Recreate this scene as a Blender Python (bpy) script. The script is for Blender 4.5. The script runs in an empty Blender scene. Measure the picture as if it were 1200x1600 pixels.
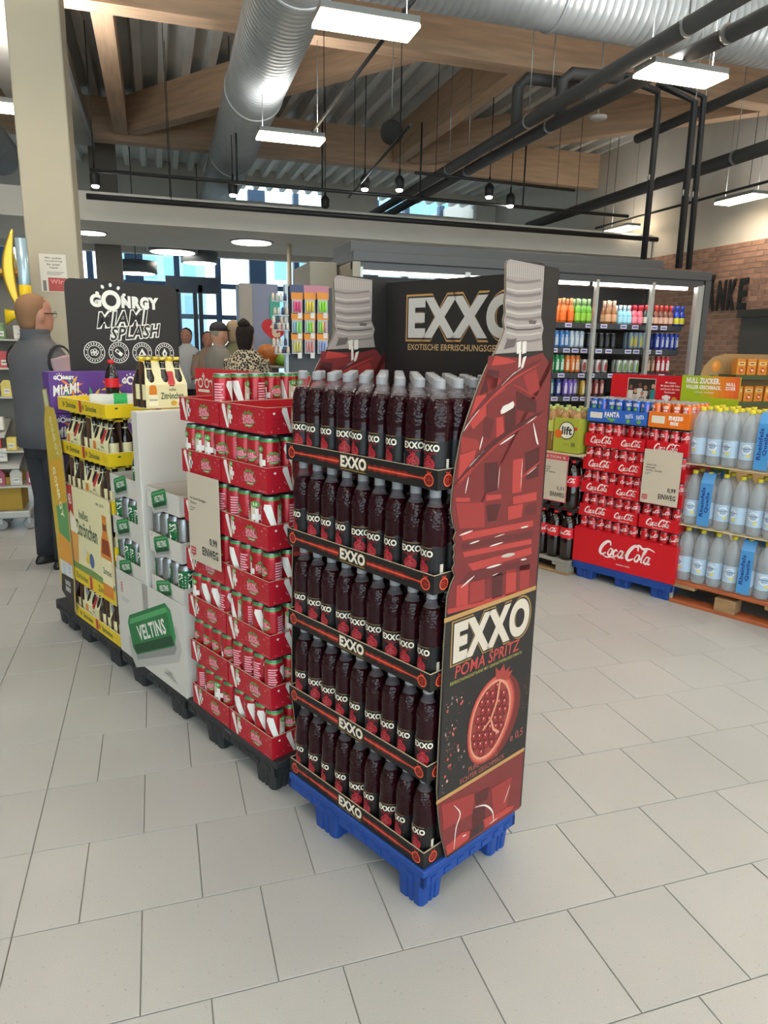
import bpy, bmesh, math, random
from mathutils import Vector, Matrix
random.seed(7)
SC = bpy.context.scene
COL = SC.collection
# ------------------------------------------------------------------ camera (phone held at 1.46 m, pitched 13 degrees down)
CAM_C = Vector((0.0, 0.0, 1.46490))
CR = Vector((0.9531499, -0.30191434, 0.01878803)).normalized()
CU = Vector((0.05155288, 0.2233266, 0.97337944)).normalized()
CF = Vector((0.29807308, 0.92680794, -0.22842828)).normalized()
FPX = 1100.637
cam_data = bpy.data.cameras.new('camera')
cam_data.sensor_fit = 'VERTICAL'
cam_data.sensor_height = 32.0
cam_data.lens = FPX / 1600.0 * 32.0
cam_data.clip_end = 300
cam = bpy.data.objects.new('camera', cam_data)
COL.objects.link(cam)
cam.matrix_world = Matrix(((CR.x, CU.x, -CF.x, CAM_C.x), (CR.y, CU.y, -CF.y, CAM_C.y), (CR.z, CU.z, -CF.z, CAM_C.z), (0, 0, 0, 1)))
SC.camera = cam
# ------------------------------------------------------------------ daylight outside and exposure
world = bpy.data.worlds.new('daylight')
SC.world = world
world.use_nodes = True
wn = world.node_tree
bg = wn.nodes['Background']
bg.inputs[0].default_value = (0.74, 0.92, 1.0, 1)
bg.inputs[1].default_value = 2.7
SC.view_settings.view_transform = 'Standard'
SC.view_settings.look = 'None'
SC.view_settings.gamma = 1.0
SC.view_settings.use_curve_mapping = False
SC.view_settings.exposure = 0.46
cy = SC.cycles
cy.max_bounces = 7; cy.diffuse_bounces = 3; cy.glossy_bounces = 3; cy.transmission_bounces = 6; cy.transparent_max_bounces = 10
cy.caustics_reflective = False; cy.caustics_refractive = False; cy.sample_clamp_indirect = 6.0
cy.use_adaptive_sampling = True; cy.adaptive_threshold = 0.04
LAMP_W = 4.3          # watts of each luminaire's downward light; the added ceiling fill scales from it
# ------------------------------------------------------------------ pixel rays (for measuring positions on known planes)
def ray(x, y):
    return CF + CR * ((x - 600.0) / FPX) - CU * ((y - 800.0) / FPX)
def onz(x, y, z):
    d = ray(x, y); return CAM_C + d * ((z - CAM_C.z) / d.z)
def onY(x, y, Y):
    d = ray(x, y); return CAM_C + d * (Y / d.y)
def onX(x, y, X):
    d = ray(x, y); return CAM_C + d * (X / d.x)
def topx(P):
    d = Vector(P) - CAM_C; z = d.dot(CF)
    if z < 0.05: return None
    return (600 + FPX * d.dot(CR) / z, 800 - FPX * d.dot(CU) / z)
# the promotion pallets stand at 25 degrees to the tile grid: b runs across a pallet, a runs along the row
PHI = math.radians(25.493)
BV = Vector((math.cos(PHI), math.sin(PHI), 0)); AV = Vector((-math.sin(PHI), math.cos(PHI), 0))
NV = Vector((0.60367, 1.48009, 0))
def W(b, a, z=0.0):
    return NV + BV * b + AV * a + Vector((0, 0, z))
def onA(x, y, a):                      # pixel -> (b, z) on the plane a = const
    d = ray(x, y); P = CAM_C + d * ((NV + AV * a - CAM_C).dot(AV) / d.dot(AV)); return ((P - NV).dot(BV), P.z)
def onB(x, y, b):                      # pixel -> (a, z) on the plane b = const
    d = ray(x, y); P = CAM_C + d * ((NV + BV * b - CAM_C).dot(BV) / d.dot(BV)); return ((P - NV).dot(AV), P.z)
# ------------------------------------------------------------------ materials
def lin(h):
    h = h.lstrip('#'); o = []
    for i in (0, 2, 4):
        c = int(h[i:i + 2], 16) / 255.0
        o.append(c / 12.92 if c <= .04045 else ((c + .055) / 1.055) ** 2.4)
    return (o[0], o[1], o[2], 1)
MATS = {}
def mat(name, hexc='#888888', rough=.5, metal=0, coat=0, trans=0, ior=1.45, bump=0, bscale=40, var=0, vscale=6, emit=0, alpha=1, stretch=None, spec=.5, rnd=0):
    if name in MATS: return MATS[name]
    m = bpy.data.materials.new(name); m.use_nodes = True; MATS[name] = m
    nt = m.node_tree; N = nt.nodes; L = nt.links; b = N['Principled BSDF']
    c = lin(hexc)
    b.inputs['Base Color'].default_value = c; b.inputs['Roughness'].default_value = rough
    b.inputs['Metallic'].default_value = metal; b.inputs['Coat Weight'].default_value = coat
    b.inputs['Transmission Weight'].default_value = trans; b.inputs['IOR'].default_value = ior
    b.inputs['Alpha'].default_value = alpha; b.inputs['Specular IOR Level'].default_value = spec
    if emit:
        b.inputs['Emission Color'].default_value = c; b.inputs['Emission Strength'].default_value = emit
    if var or bump:
        tc = N.new('ShaderNodeTexCoord'); mp = N.new('ShaderNodeMapping'); L.new(tc.outputs['Object'], mp.inputs['Vector'])
        if stretch: mp.inputs['Scale'].default_value = stretch
    if var:
        nz = N.new('ShaderNodeTexNoise'); nz.inputs['Scale'].default_value = vscale; nz.inputs['Detail'].default_value = 4
        L.new(mp.outputs[0], nz.inputs['Vector'])
        rp = N.new('ShaderNodeMapRange'); rp.inputs[1].default_value = .3; rp.inputs[2].default_value = .7
        rp.inputs[3].default_value = 1 - var; rp.inputs[4].default_value = 1 + var
        L.new(nz.outputs['Fac'], rp.inputs[0])
        mx = N.new('ShaderNodeVectorMath'); mx.operation = 'SCALE'; mx.inputs[0].default_value = c[:3]
        L.new(rp.outputs[0], mx.inputs['Scale']); L.new(mx.outputs[0], b.inputs['Base Color'])
        last = mx
    if rnd:
        oi = N.new('ShaderNodeObjectInfo'); rr = N.new('ShaderNodeMapRange'); rr.inputs[3].default_value = 1 - rnd; rr.inputs[4].default_value = 1 + rnd
        L.new(oi.outputs['Random'], rr.inputs[0]); m2 = N.new('ShaderNodeVectorMath'); m2.operation = 'SCALE'
        if var: L.new(last.outputs[0], m2.inputs[0])
        else: m2.inputs[0].default_value = c[:3]
        L.new(rr.outputs[0], m2.inputs['Scale']); L.new(m2.outputs[0], b.inputs['Base Color'])
    if bump:
        n2 = N.new('ShaderNodeTexNoise'); n2.inputs['Scale'].default_value = bscale; n2.inputs['Detail'].default_value = 3
        L.new(mp.outputs[0], n2.inputs['Vector'])
        bp = N.new('ShaderNodeBump'); bp.inputs['Strength'].default_value = bump; bp.inputs['Distance'].default_value = .01
        L.new(n2.outputs['Fac'], bp.inputs['Height']); L.new(bp.outputs[0], b.inputs['Normal'])
    return m
def flat(hexc, rough=.45):             # printed ink of one colour
    return mat('ink_' + hexc.strip('#'), hexc, rough)
# ------------------------------------------------------------------ mesh building
class Fr:                              # a flat frame: x to the viewer's right, y up, d out of the face
    def __init__(s, O, ex, ey):
        s.O = Vector(O); s.ex = Vector(ex).normalized(); s.ey = Vector(ey).normalized(); s.ez = s.ex.cross(s.ey)
    def p(s, x, y, d=0.0): return s.O + s.ex * x + s.ey * y + s.ez * d
class Cyl:                             # the same, wrapped round a vertical cylinder
    def __init__(s, c, r, ang): s.c = Vector(c); s.r = r; s.a = ang
    def p(s, x, y, d=0.0):
        t = s.a + x / s.r; return s.c + Vector(((s.r + d) * math.cos(t), (s.r + d) * math.sin(t), y))
TXT = {}
def textgeo(txt, bold=0.0, shear=0.0, res=2):
    k = (txt, round(bold, 4), round(shear, 3), res)
    if k in TXT: return TXT[k]
    cu = bpy.data.curves.new('t', 'FONT'); cu.body = txt; cu.size = 1.0; cu.resolution_u = res; cu.fill_mode = 'FRONT' if hasattr(cu, 'fill_mode') else 'BOTH'
    cu.offset = bold; cu.space_character = 1 + bold * 2.6; cu.shear = shear; cu.align_x = 'CENTER'
    ob = bpy.data.objects.new('t', cu); COL.objects.link(ob)
    dg = bpy.context.evaluated_depsgraph_get()
    me = bpy.data.meshes.new_from_object(ob.evaluated_get(dg))
    vs = [(v.co.x, v.co.y) for v in me.vertices]; fs = [tuple(p.vertices) for p in me.polygons]
    bpy.data.objects.remove(ob); bpy.data.curves.remove(cu); bpy.data.meshes.remove(me)
    x0 = min(v[0] for v in vs); x1 = max(v[0] for v in vs); y0 = min(v[1] for v in vs); y1 = max(v[1] for v in vs)
    vs = [((x - (x0 + x1) / 2) / (x1 - x0), (y - (y0 + y1) / 2) / (y1 - y0)) for x, y in vs]
    TXT[k] = (vs, fs, (x1 - x0) / (y1 - y0)); return TXT[k]
def spline(pts, n=6, closed=False):
    P = [Vector(p) for p in pts]; out = []; m = len(P)
    rng = range(m) if closed else range(m - 1)
    for i in rng:
        p1 = P[i]; p2 = P[(i + 1) % m]
        p0 = P[i - 1] if (closed or i > 0) else p1; p3 = P[(i + 2) % m] if (closed or i + 2 < m) else p2
        for k in range(n):
            t = k / n
            out.append(.5 * ((2 * p1) + (p2 - p0) * t + (2 * p0 - 5 * p1 + 4 * p2 - p3) * t * t + (3 * p1 - p0 - 3 * p2 + p3) * t ** 3))
    if not closed: out.append(P[-1])
    return out
class MB:
    def __init__(s): s.v = []; s.f = []; s.m = []; s.sm = []; s.mats = []
    def mi(s, m):
        if m not in s.mats: s.mats.append(m)
        return s.mats.index(m)
    def add(s, vs, fs, m, smooth=False, T=None):
        o = len(s.v); k = s.mi(m)
        s.v += [tuple(T @ Vector(v)) if T else tuple(v) for v in vs]
        for f in fs: s.f.append(tuple(o + i for i in f)); s.m.append(k); s.sm.append(smooth)
        return s
    def box(s, x0, x1, y0, y1, z0, z1, m, T=None):
        vs = [(x0, y0, z0), (x1, y0, z0), (x1, y1, z0), (x0, y1, z0), (x0, y0, z1), (x1, y0, z1), (x1, y1, z1), (x0, y1, z1)]
        return s.add(vs, [(3, 2, 1, 0), (4, 5, 6, 7), (0, 1, 5, 4), (1, 2, 6, 5), (2, 3, 7, 6), (3, 0, 4, 7)], m, False, T)
    def rbox(s, x0, x1, y0, y1, z0, z1, m, r=.01, T=None):            # box with bevelled edges
        bm = bmesh.new(); bmesh.ops.create_cube(bm, size=1)
        for v in bm.verts: v.co = Vector(((x0 + x1) / 2 + v.co.x * (x1 - x0), (y0 + y1) / 2 + v.co.y * (y1 - y0), (z0 + z1) / 2 + v.co.z * (z1 - z0)))
        bmesh.ops.bevel(bm, geom=bm.edges[:], offset=r, segments=2, affect='EDGES', profile=.5)
        bm.verts.ensure_lookup_table(); bm.verts.index_update()
        s.add([v.co.copy() for v in bm.verts], [tuple(v.index for v in f.verts) for f in bm.faces], m, False, T); bm.free(); return s
    def lathe(s, prof, n, mats, c=(0, 0, 0), smooth=True, cap0=True, cap1=True, T=None):
        vs = []; c = Vector(c)
        for r, z in prof:
            for i in range(n):
                t = 2 * math.pi * i / n; vs.append(c + Vector((r * math.cos(t), r * math.sin(t), z)))
        one = not isinstance(mats, (list, tuple))
        base = len(s.v); s.v += [tuple(T @ v) if T else tuple(v) for v in vs]
        def put(f, m, sm): s.f.append(tuple(base + i for i in f)); s.m.append(s.mi(m)); s.sm.append(sm)
        for j in range(len(prof) - 1):
            m = mats if one else mats[min(j, len(mats) - 1)]
            for i in range(n):
                i2 = (i + 1) % n; put((j * n + i, j * n + i2, (j + 1) * n + i2, (j + 1) * n + i), m, smooth)
        if cap0: put(tuple(range(n - 1, -1, -1)), mats if one else mats[0], False)
        if cap1: put(tuple((len(prof) - 1) * n + i for i in range(n)), mats if one else mats[-1], False)
        return s
    def tube(s, pts, r, n, m, smooth=True, rs=None):
        P = [Vector(p) for p in pts]; rings = []; up = None
        for i, p in enumerate(P):
            d = (P[min(i + 1, len(P) - 1)] - P[max(i - 1, 0)]).normalized()
            if up is None: up = d.orthogonal().normalized()
            u = (up - d * up.dot(d));  u = u.normalized() if u.length > 1e-6 else d.orthogonal().normalized(); up = u
            w = d.cross(u); rr = rs[i] if rs else r
            rings.append([p + (u * math.cos(2 * math.pi * k / n) + w * math.sin(2 * math.pi * k / n)) * rr for k in range(n)])
        vs = [v for R in rings for v in R]; fs = []
        for j in range(len(P) - 1):
            for k in range(n): fs.append((j * n + k, j * n + (k + 1) % n, (j + 1) * n + (k + 1) % n, (j + 1) * n + k))
        s.add(vs, fs, m, smooth)
        o = len(s.v) - len(vs); k = s.mi(m)
        s.f.append(tuple(o + i for i in range(n - 1, -1, -1))); s.m.append(k); s.sm.append(False)
        s.f.append(tuple(o + (len(P) - 1) * n + i for i in range(n))); s.m.append(k); s.sm.append(False)
        return s
    def loft(s, rings, m, smooth=True, cap=True):
        n = len(rings[0]); vs = [v for R in rings for v in R]; fs = []
        for j in range(len(rings) - 1):
            for k in range(n): fs.append((j * n + k, j * n + (k + 1) % n, (j + 1) * n + (k + 1) % n, (j + 1) * n + k))
        if cap: fs += [tuple(range(n - 1, -1, -1)), tuple((len(rings) - 1) * n + i for i in range(n))]
        return s.add(vs, fs, m, smooth)
    def flat2d(s, vs, fs, fr, m, d):             # flat artwork; cut into strips first when it wraps round a cylinder
        if isinstance(fr, Cyl):
            xs = [v[0] for v in vs]; step = fr.r * .32
            if max(xs) - min(xs) > step:
                bm = bmesh.new(); bv = [bm.verts.new((x, y, 0)) for x, y in vs]
                for f in fs:
                    try: bm.faces.new([bv[i] for i in f])
                    except ValueError: pass
                bmesh.ops.triangulate(bm, faces=bm.faces[:])
                k = math.floor(min(xs) / step) + 1
                while k * step < max(xs):
                    bmesh.ops.bisect_plane(bm, geom=bm.verts[:] + bm.edges[:] + bm.faces[:], plane_co=(k * step, 0, 0), plane_no=(1, 0, 0)); k += 1
                bm.verts.index_update()
                vs = [(v.co.x, v.co.y) for v in bm.verts]; fs = [tuple(v.index for v in f.verts) for f in bm.faces]; bm.free()
        return s.add([fr.p(x, y, d) for x, y in vs], fs, m)
    def poly(s, pts, fr, m, d=.0006):
        return s.flat2d(pts, [tuple(range(len(pts)))], fr, m, d)
    def rect(s, x0, x1, y0, y1, fr, m, d=.0006):
        return s.poly([(x0, y0), (x1, y0), (x1, y1), (x0, y1)], fr, m, d)
    def disc(s, cx, cy, rx, ry, fr, m, d=.0006, n=16, rot=0):
        c, q = math.cos(rot), math.sin(rot)
        return s.poly([(cx + rx * math.cos(2 * math.pi * i / n) * c - ry * math.sin(2 * math.pi * i / n) * q, cy + rx * math.cos(2 * math.pi * i / n) * q + ry * math.sin(2 * math.pi * i / n) * c) for i in range(n)], fr, m, d)
    def ring(s, cx, cy, r0, r1, fr, m, d=.0006, n=24, a0=0, a1=2 * math.pi, asp=1):
        A = [a0 + (a1 - a0) * i / n for i in range(n + 1)]
        vs = [fr.p(cx + r * math.cos(t), cy + r * asp * math.sin(t), d) for t in A for r in (r0, r1)]
        return s.add(vs, [(2 * i, 2 * i + 1, 2 * i + 3, 2 * i + 2) for i in range(n)], m)
    def stroke(s, pts, w, fr, m, d=.0006, ws=None):
        P = [Vector((p[0], p[1])) for p in pts]; vs = []
        for i, p in enumerate(P):
            t = P[min(i + 1, len(P) - 1)] - P[max(i - 1, 0)]
            t = t.normalized() if t.length > 1e-9 else Vector((1, 0)); q = Vector((-t.y, t.x)) * ((ws[i] if ws else w) / 2)
            a = p + q; b = p - q; vs += [fr.p(b.x, b.y, d), fr.p(a.x, a.y, d)]
        return s.add(vs, [(2 * i, 2 * i + 2, 2 * i + 3, 2 * i + 1) for i in range(len(P) - 1)], m)
    def text(s, txt, fr, cx, cy, m, w=None, h=None, bold=0.0, shear=0.0, d=.0008, rot=0.0, skew=0.0, res=2):
        vs, fs, asp = textgeo(txt, bold, shear, res)
        if w is None: w = h * asp
        if h is None: h = w / asp
        c, q = math.cos(rot), math.sin(rot); out = []
        for x, y in vs:
            X = x * w; Y = y * h + skew * x * w; out.append((cx + X * c - Y * q, cy + X * q + Y * c))
        return s.flat2d(out, fs, fr, m, d)
    def prism(s, pts, fr, d0, d1, m, side=None, back=None):           # outline in a frame, given its thickness
        n = len(pts); vs = [fr.p(x, y, d1) for x, y in pts] + [fr.p(x, y, d0) for x, y in pts]
        s.add(vs, [tuple(range(n))], m); o = len(s.v) - 2 * n; k = s.mi(back or m)
        s.f.append(tuple(o + n + i for i in range(n - 1, -1, -1))); s.m.append(k); s.sm.append(False)
        k = s.mi(side or m)
        for i in range(n):
            j = (i + 1) % n; s.f.append((o + i, o + n + i, o + n + j, o + j)); s.m.append(k); s.sm.append(False)
        return s
    def mesh(s, name):
        me = bpy.data.meshes.new(name); me.from_pydata([tuple(v) for v in s.v], [], s.f)
        for m in s.mats: me.materials.append(m)
        me.polygons.foreach_set('material_index', s.m); me.polygons.foreach_set('use_smooth', s.sm); me.update(); return me
    def build(s, name, parent=None, loc=None, rotz=0.0):
        return obj(name, s.mesh(name), parent, loc, rotz)
def obj(name, me, parent=None, loc=None, rotz=0.0):
    o = bpy.data.objects.new(name, me); COL.objects.link(o)
    if loc is not None: o.location = loc
    if rotz: o.rotation_euler = (0, 0, rotz)
    if parent: o.parent = parent
    return o
def tag(o, label=None, cat=None, group=None, kind=None):
    if label: o['label'] = label
    if cat: o['category'] = cat
    if group: o['group'] = group
    if kind: o['kind'] = kind
    return o
def thing(name, label, cat, loc=(0, 0, 0), rotz=0.0, group=None):
    return tag(obj(name, None, None, loc, rotz), label, cat, group)
def dup(root, loc, rotz=0.0, label=None, group=None):
    r = root.copy(); COL.objects.link(r); r.location = loc; r.rotation_euler = (0, 0, rotz)
    if label: r['label'] = label
    if group: r['group'] = group
    for ch in root.children:
        c = ch.copy(); COL.objects.link(c); c.parent = r
        for g in ch.children:
            e = g.copy(); COL.objects.link(e); e.parent = c
    return r
def ordn(i): return ['first', 'second', 'third', 'fourth', 'fifth', 'sixth', 'seventh', 'eighth', 'ninth', 'tenth', 'eleventh', 'twelfth', 'thirteenth', 'fourteenth', 'fifteenth', 'sixteenth', 'seventeenth', 'eighteenth', 'nineteenth', 'twentieth'][i]
X_, Y_, Z_ = Vector((1, 0, 0)), Vector((0, 1, 0)), Vector((0, 0, 1))
def frL(x, y0, z0=0): return Fr((x, y0, z0), -Y_, Z_)      # face looking along -x, x axis runs towards smaller y
def frN(y, x0=0, z0=0): return Fr((x0, y, z0), X_, Z_)     # face looking along -y
# ================================================================== FLOOR
def tile_material():
    m = bpy.data.materials.new('speckled_stoneware'); m.use_nodes = True; nt = m.node_tree; N = nt.nodes; L = nt.links; b = N['Principled BSDF']
    ge = N.new('ShaderNodeNewGeometry')
    n1 = N.new('ShaderNodeTexNoise'); n1.inputs['Scale'].default_value = 1.3; n1.inputs['Detail'].default_value = 3
    n2 = N.new('ShaderNodeTexVoronoi'); n2.inputs['Scale'].default_value = 85
    n3 = N.new('ShaderNodeTexNoise'); n3.inputs['Scale'].default_value = 300; n3.inputs['Detail'].default_value = 2
    for n in (n1, n2, n3): L.new(ge.outputs['Position'], n.inputs['Vector'])
    oi = N.new('ShaderNodeObjectInfo')
    r1 = N.new('ShaderNodeMapRange'); r1.inputs[1].default_value = .3; r1.inputs[2].default_value = .7; r1.inputs[3].default_value = .93; r1.inputs[4].default_value = 1.05
    L.new(n1.outputs['Fac'], r1.inputs[0])
    r2 = N.new('ShaderNodeMapRange'); r2.inputs[1].default_value = 0; r2.inputs[2].default_value = 1; r2.inputs[3].default_value = .965; r2.inputs[4].default_value = 1.03
    L.new(oi.outputs['Random'], r2.inputs[0])
    r3 = N.new('ShaderNodeMapRange'); r3.inputs[1].default_value = .08; r3.inputs[2].default_value = .16; r3.inputs[3].default_value = .55; r3.inputs[4].default_value = 1
    L.new(n2.outputs['Distance'], r3.inputs[0])
    # only some cells carry a dark fleck
    gt = N.new('ShaderNodeMath'); gt.operation = 'GREATER_THAN'; gt.inputs[1].default_value = .80
    sp = N.new('ShaderNodeSeparateColor'); L.new(n2.outputs['Color'], sp.inputs[0]); L.new(sp.outputs[0], gt.inputs[0])
    mxf = N.new('ShaderNodeMix'); mxf.data_type = 'FLOAT'; L.new(gt.outputs[0], mxf.inputs[0]); mxf.inputs[2].default_value = 1; L.new(r3.outputs[0], mxf.inputs[3])
    r4 = N.new('ShaderNodeMapRange'); r4.inputs[1].default_value = .3; r4.inputs[2].default_value = .7; r4.inputs[3].default_value = .93; r4.inputs[4].default_value = 1.06
    L.new(n3.outputs['Fac'], r4.inputs[0])
    def mul(a, c):
        q = N.new('ShaderNodeMath'); q.operation = 'MULTIPLY'; L.new(a, q.inputs[0]); L.new(c, q.inputs[1]); return q.outputs[0]
    k = mul(mul(r1.outputs[0], r2.outputs[0]), mul(mxf.outputs[0], r4.outputs[0]))
    vm = N.new('ShaderNodeVectorMath'); vm.operation = 'SCALE'; vm.inputs[0].default_value = lin('#aaaaa8')[:3]; L.new(k, vm.inputs['Scale'])
    L.new(vm.outputs[0], b.inputs['Base Color'])
    b.inputs['Roughness'].default_value = .38; b.inputs['Specular IOR Level'].default_value = .45
    return m
TILE_M = tile_material()
floor = MB().box(-14, 14, -8, 32, -.12, -.0035, mat('grout', '#85817a', .8, bump=.3, bscale=120)).build('floor'); tag(floor, 'grey tiled shop floor with running bond joints', None, None, 'structure')
SU, SV, TX, TY, G = .310714, .317102, 1.445222, 2.005011, .0026
TILEMESH = {}
def tile_mesh(w, l):
    k = (round(w, 4), round(l, 4))
    if k not in TILEMESH:
        x, y, c = w / 2, l / 2, .0012
        vs = [(-x, -y, -.012), (x, -y, -.012), (x, y, -.012), (-x, y, -.012), (-x, -y, -c), (x, -y, -c), (x, y, -c), (-x, y, -c), (-x + c, -y + c, 0), (x - c, -y + c, 0), (x - c, y - c, 0), (-x + c, y - c, 0)]
        fs = [(8, 9, 10, 11)] + [(i, (i + 1) % 4, 4 + (i + 1) % 4, 4 + i) for i in range(4)] + [(4 + i, 4 + (i + 1) % 4, 8 + (i + 1) % 4, 8 + i) for i in range(4)]
        TILEMESH[k] = MB().add(vs, fs, TILE_M).mesh('tile')
    return TILEMESH[k]
tiles = []
for r in range(-9, 60):
    y0 = TY + r * SV; y1 = y0 + SV; off = 0.0 if r % 2 == 0 else .5
    segs = [(-.42, 9.0, TX + off * SU), (-.7165, -.42, None), (-9.0, -.7165, -.7165 - off * SU)]
    for xa, xb, ph in segs:
        if ph is None: edges = [xa, xb]
        else:
            k = math.ceil((xa - ph) / SU); edges = [xa]
            while ph + k * SU < xb:
                if ph + k * SU - edges[-1] > .02: edges.append(ph + k * SU)
                k += 1
            edges.append(xb)
        for a, c in zip(edges[:-1], edges[1:]):
            if c - a > .02: tiles.append((a + G / 2, c - G / 2, y0 + G / 2, y1 - G / 2))
def parea(t):
    P = [topx((x, y, 0)) for x, y in ((t[0], t[2]), (t[1], t[2]), (t[1], t[3]), (t[0], t[3]))]
    if any(p is None for p in P): return 0
    cx = sum(p[0] for p in P) / 4; cy = sum(p[1] for p in P) / 4
    if not (-90 < cx < 1290 and 780 < cy < 1720): return 0
    return abs(sum(P[i][0] * P[(i + 1) % 4][1] - P[(i + 1) % 4][0] * P[i][1] for i in range(4))) / 2
tiles = sorted(tiles, key=lambda t: -parea(t))
for t in tiles[:300]:
    obj('tile', tile_mesh(t[1] - t[0], t[3] - t[2]), floor, ((t[0] + t[1]) / 2, (t[2] + t[3]) / 2, 0))
mb = MB()
for x0, x1, y0, y1 in tiles[300:]:
    mb.add([(x0, y0, 0), (x1, y0, 0), (x1, y1, 0), (x0, y1, 0)], [(0, 1, 2, 3)], TILE_M)
tag(mb.build('distant_tiles', floor), kind='stuff')
# ================================================================== WALLS
WALLW = mat('painted_plaster', '#d2ccc2', .8, var=.04, vscale=3, bump=.05, bscale=60)
WX = 8.0
wr = MB().box(WX + .03, WX + .25, -6, 30, 0, 5.3, WALLW).build('wall_right'); tag(wr, 'pale plaster side wall with brick facing below', None, None, 'structure')
mortar = MB().box(WX + .0, WX + .03, -6, 16, 0, 3.0, mat('mortar', '#c4b0a0', .9, bump=.2, bscale=90)).build('mortar', wr)
BRICK = mat('brick', '#a07a66', .85, var=.22, vscale=7, bump=.5, bscale=60, rnd=.22)
bm_ = MB().box(-.012, 0, -.11, .11, -.031, .031, BRICK).mesh('brick')
bh_ = MB().box(-.012, 0, -.05, .05, -.031, .031, BRICK).mesh('brick')
seen = []; rest = []
for r in range(0, 40):
    z = .0375 + r * .075
    for k in range(0, 60):
        y = 4.0 + k * .23 + (.115 if r % 2 else 0)
        p = topx((WX, y, z))
        vis = p and 1055 < p[0] < 1215 and 360 < p[1] < 600 and not (1172 < p[0] and 492 < p[1])
        (seen if vis else rest).append((y, z))
seen.sort(key=lambda q: q[0])
for y, z in seen[:300]: obj('brick', bm_, wr, (WX + .004, y, z))
mb = MB()
for y, z in rest + seen[300:]: mb.box(WX - .008, WX + .004, y - .11, y + .11, z - .031, z + .031, BRICK)
tag(mb.build('further_bricks', wr), kind='stuff')
wl = MB().box(-8.2, -8.0, -8, 30, 0, 5.3, WALLW).build('light_block_wall'); tag(wl, 'unseen pale wall added at the far left to block daylight', None, None, 'structure')  # added out of view to keep daylight off the left side
# lettering GETRÄNKE on the brick wall
LB = mat('black_letter', '#1d1a18', .6)
p0 = onX(1108, 487, WX); p1 = onX(1115, 440, WX); yE = onX(1174, 450, WX).y; yA = onX(1105, 480, WX).y
zb, zt = p0.z, p1.z; wch = (yA - yE) / 4.0
sg = thing('wall_lettering', 'large black letters mounted on the brick wall beside the cooler', 'lettering', (WX - .03, yE, zb))
for i, ch in enumerate('EKNÄ'):
    mbt = MB(); fr = Fr((0, wch * (i + .5), 0), -Y_, Z_)
    vs, fs, asp = textgeo(ch, .035)
    hh = (zt - zb) * (1.22 if ch == 'Ä' else 1.0)
    front = [fr.p(x * wch * .78, (y + .5) * hh, .02) for x, y in vs]; back = [fr.p(x * wch * .78, (y + .5) * hh, 0) for x, y in vs]
    n = len(vs); mbt.add(front + back, fs + [tuple(n + k for k in reversed(f)) for f in fs], LB)
    cnt = {}
    for f in fs:
        for a, c in zip(f, f[1:] + f[:1]): cnt[(a, c)] = 1
    mbt.add(front + back, [(a, n + a, n + c, c) for (a, c) in cnt if (c, a) not in cnt], LB)
    mbt.build('letter', sg)
# dark panel on the wall (a framed screen, its slab carried down to the floor)
P0 = onX(1166, 487, WX)
d1 = MB().box(WX - .06, WX - .02, 5.6, P0.y, 0, P0.z - .08, mat('slate_panel', '#4b4842', .5)).build('wall_screen'); tag(d1, 'dark slate screen panel on the brick wall', None, None, 'structure')
MB().box(WX - .10, WX - .0, 5.6, P0.y + .06, P0.z - .08, P0.z + .02, mat('slate_frame', '#35332f', .5)).build('screen_frame', d1)
# back wall above the entrance, with a strip of clerestory glazing
wb = tag(obj('wall_back', None), 'white gable wall high above the entrance', None, None, 'structure')
YB = 16.6
wa, wb_, wc, wd_ = [onY(p, 325, YB).x for p in (340, 505, 590, 745)]
for k, (x0, x1, z0, z1) in enumerate([(-12, 8.2, 4.84, 5.6), (-12, 8.2, 3.3, 4.50), (-12, wa, 4.5, 4.84), (wb_, wc, 4.5, 4.84), (wd_, 8.2, 4.5, 4.84)]):
    MB().box(x0, x1, YB, YB + .2, z0, z1, WALLW).build('wall_panel', wb)
GLASS = mat('window_glass', '#bfe6ff', .02, alpha=.10, spec=.5)
for k, (x0, x1, z0, z1) in enumerate([(wa, wb_, 4.5, 4.84), (wc, wd_, 4.5, 4.84)]):
    w_ = MB().box(x0, x1, YB + .08, YB + .09, z0, z1, GLASS).build('window_%d' % (k + 1)); tag(w_, 'clerestory window strip above the soffit', None, None, 'structure')
# soffit over the entrance zone
SOF = mat('soffit_paint', '#e2dcd0', .75, var=.03, vscale=2)
so = MB().box(-13, 8.0, 10.55, 12.95, 3.0, 3.36, SOF).build('ceiling_soffit'); tag(so, 'beige dropped soffit above the entrance', None, None, 'structure')
# curtain wall far behind
CW = mat('anodised_mullion', '#31445c', .45, metal=.3)
cw = tag(obj('window_4', None), 'tall glazed curtain wall at the entrance with dark mullions', None, None, 'structure')
YW = 20.0
for i in range(22):
    x = -13 + i * 1.05
    MB().box(x - (.22 if i % 3 == 0 else .07), x + (.22 if i % 3 == 0 else .07), YW, YW + .25, 0, 5.4, CW).build('mullion', cw)
for z in (2.15, 2.95, 3.75, 4.6):
    MB().box(-13, 9.2, YW + .02, YW + .18, z - .06, z + .06, CW).build('transom', cw)
MB().box(-13, 9.2, YW + .02, YW + .2, 0, .3, CW).build('plinth', cw)
for i in range(21):
    MB().box(-13 + i * 1.05, -13 + (i + 1) * 1.05, YW + .1, YW + .112, .3, 5.4, GLASS).build('pane', cw)
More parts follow.
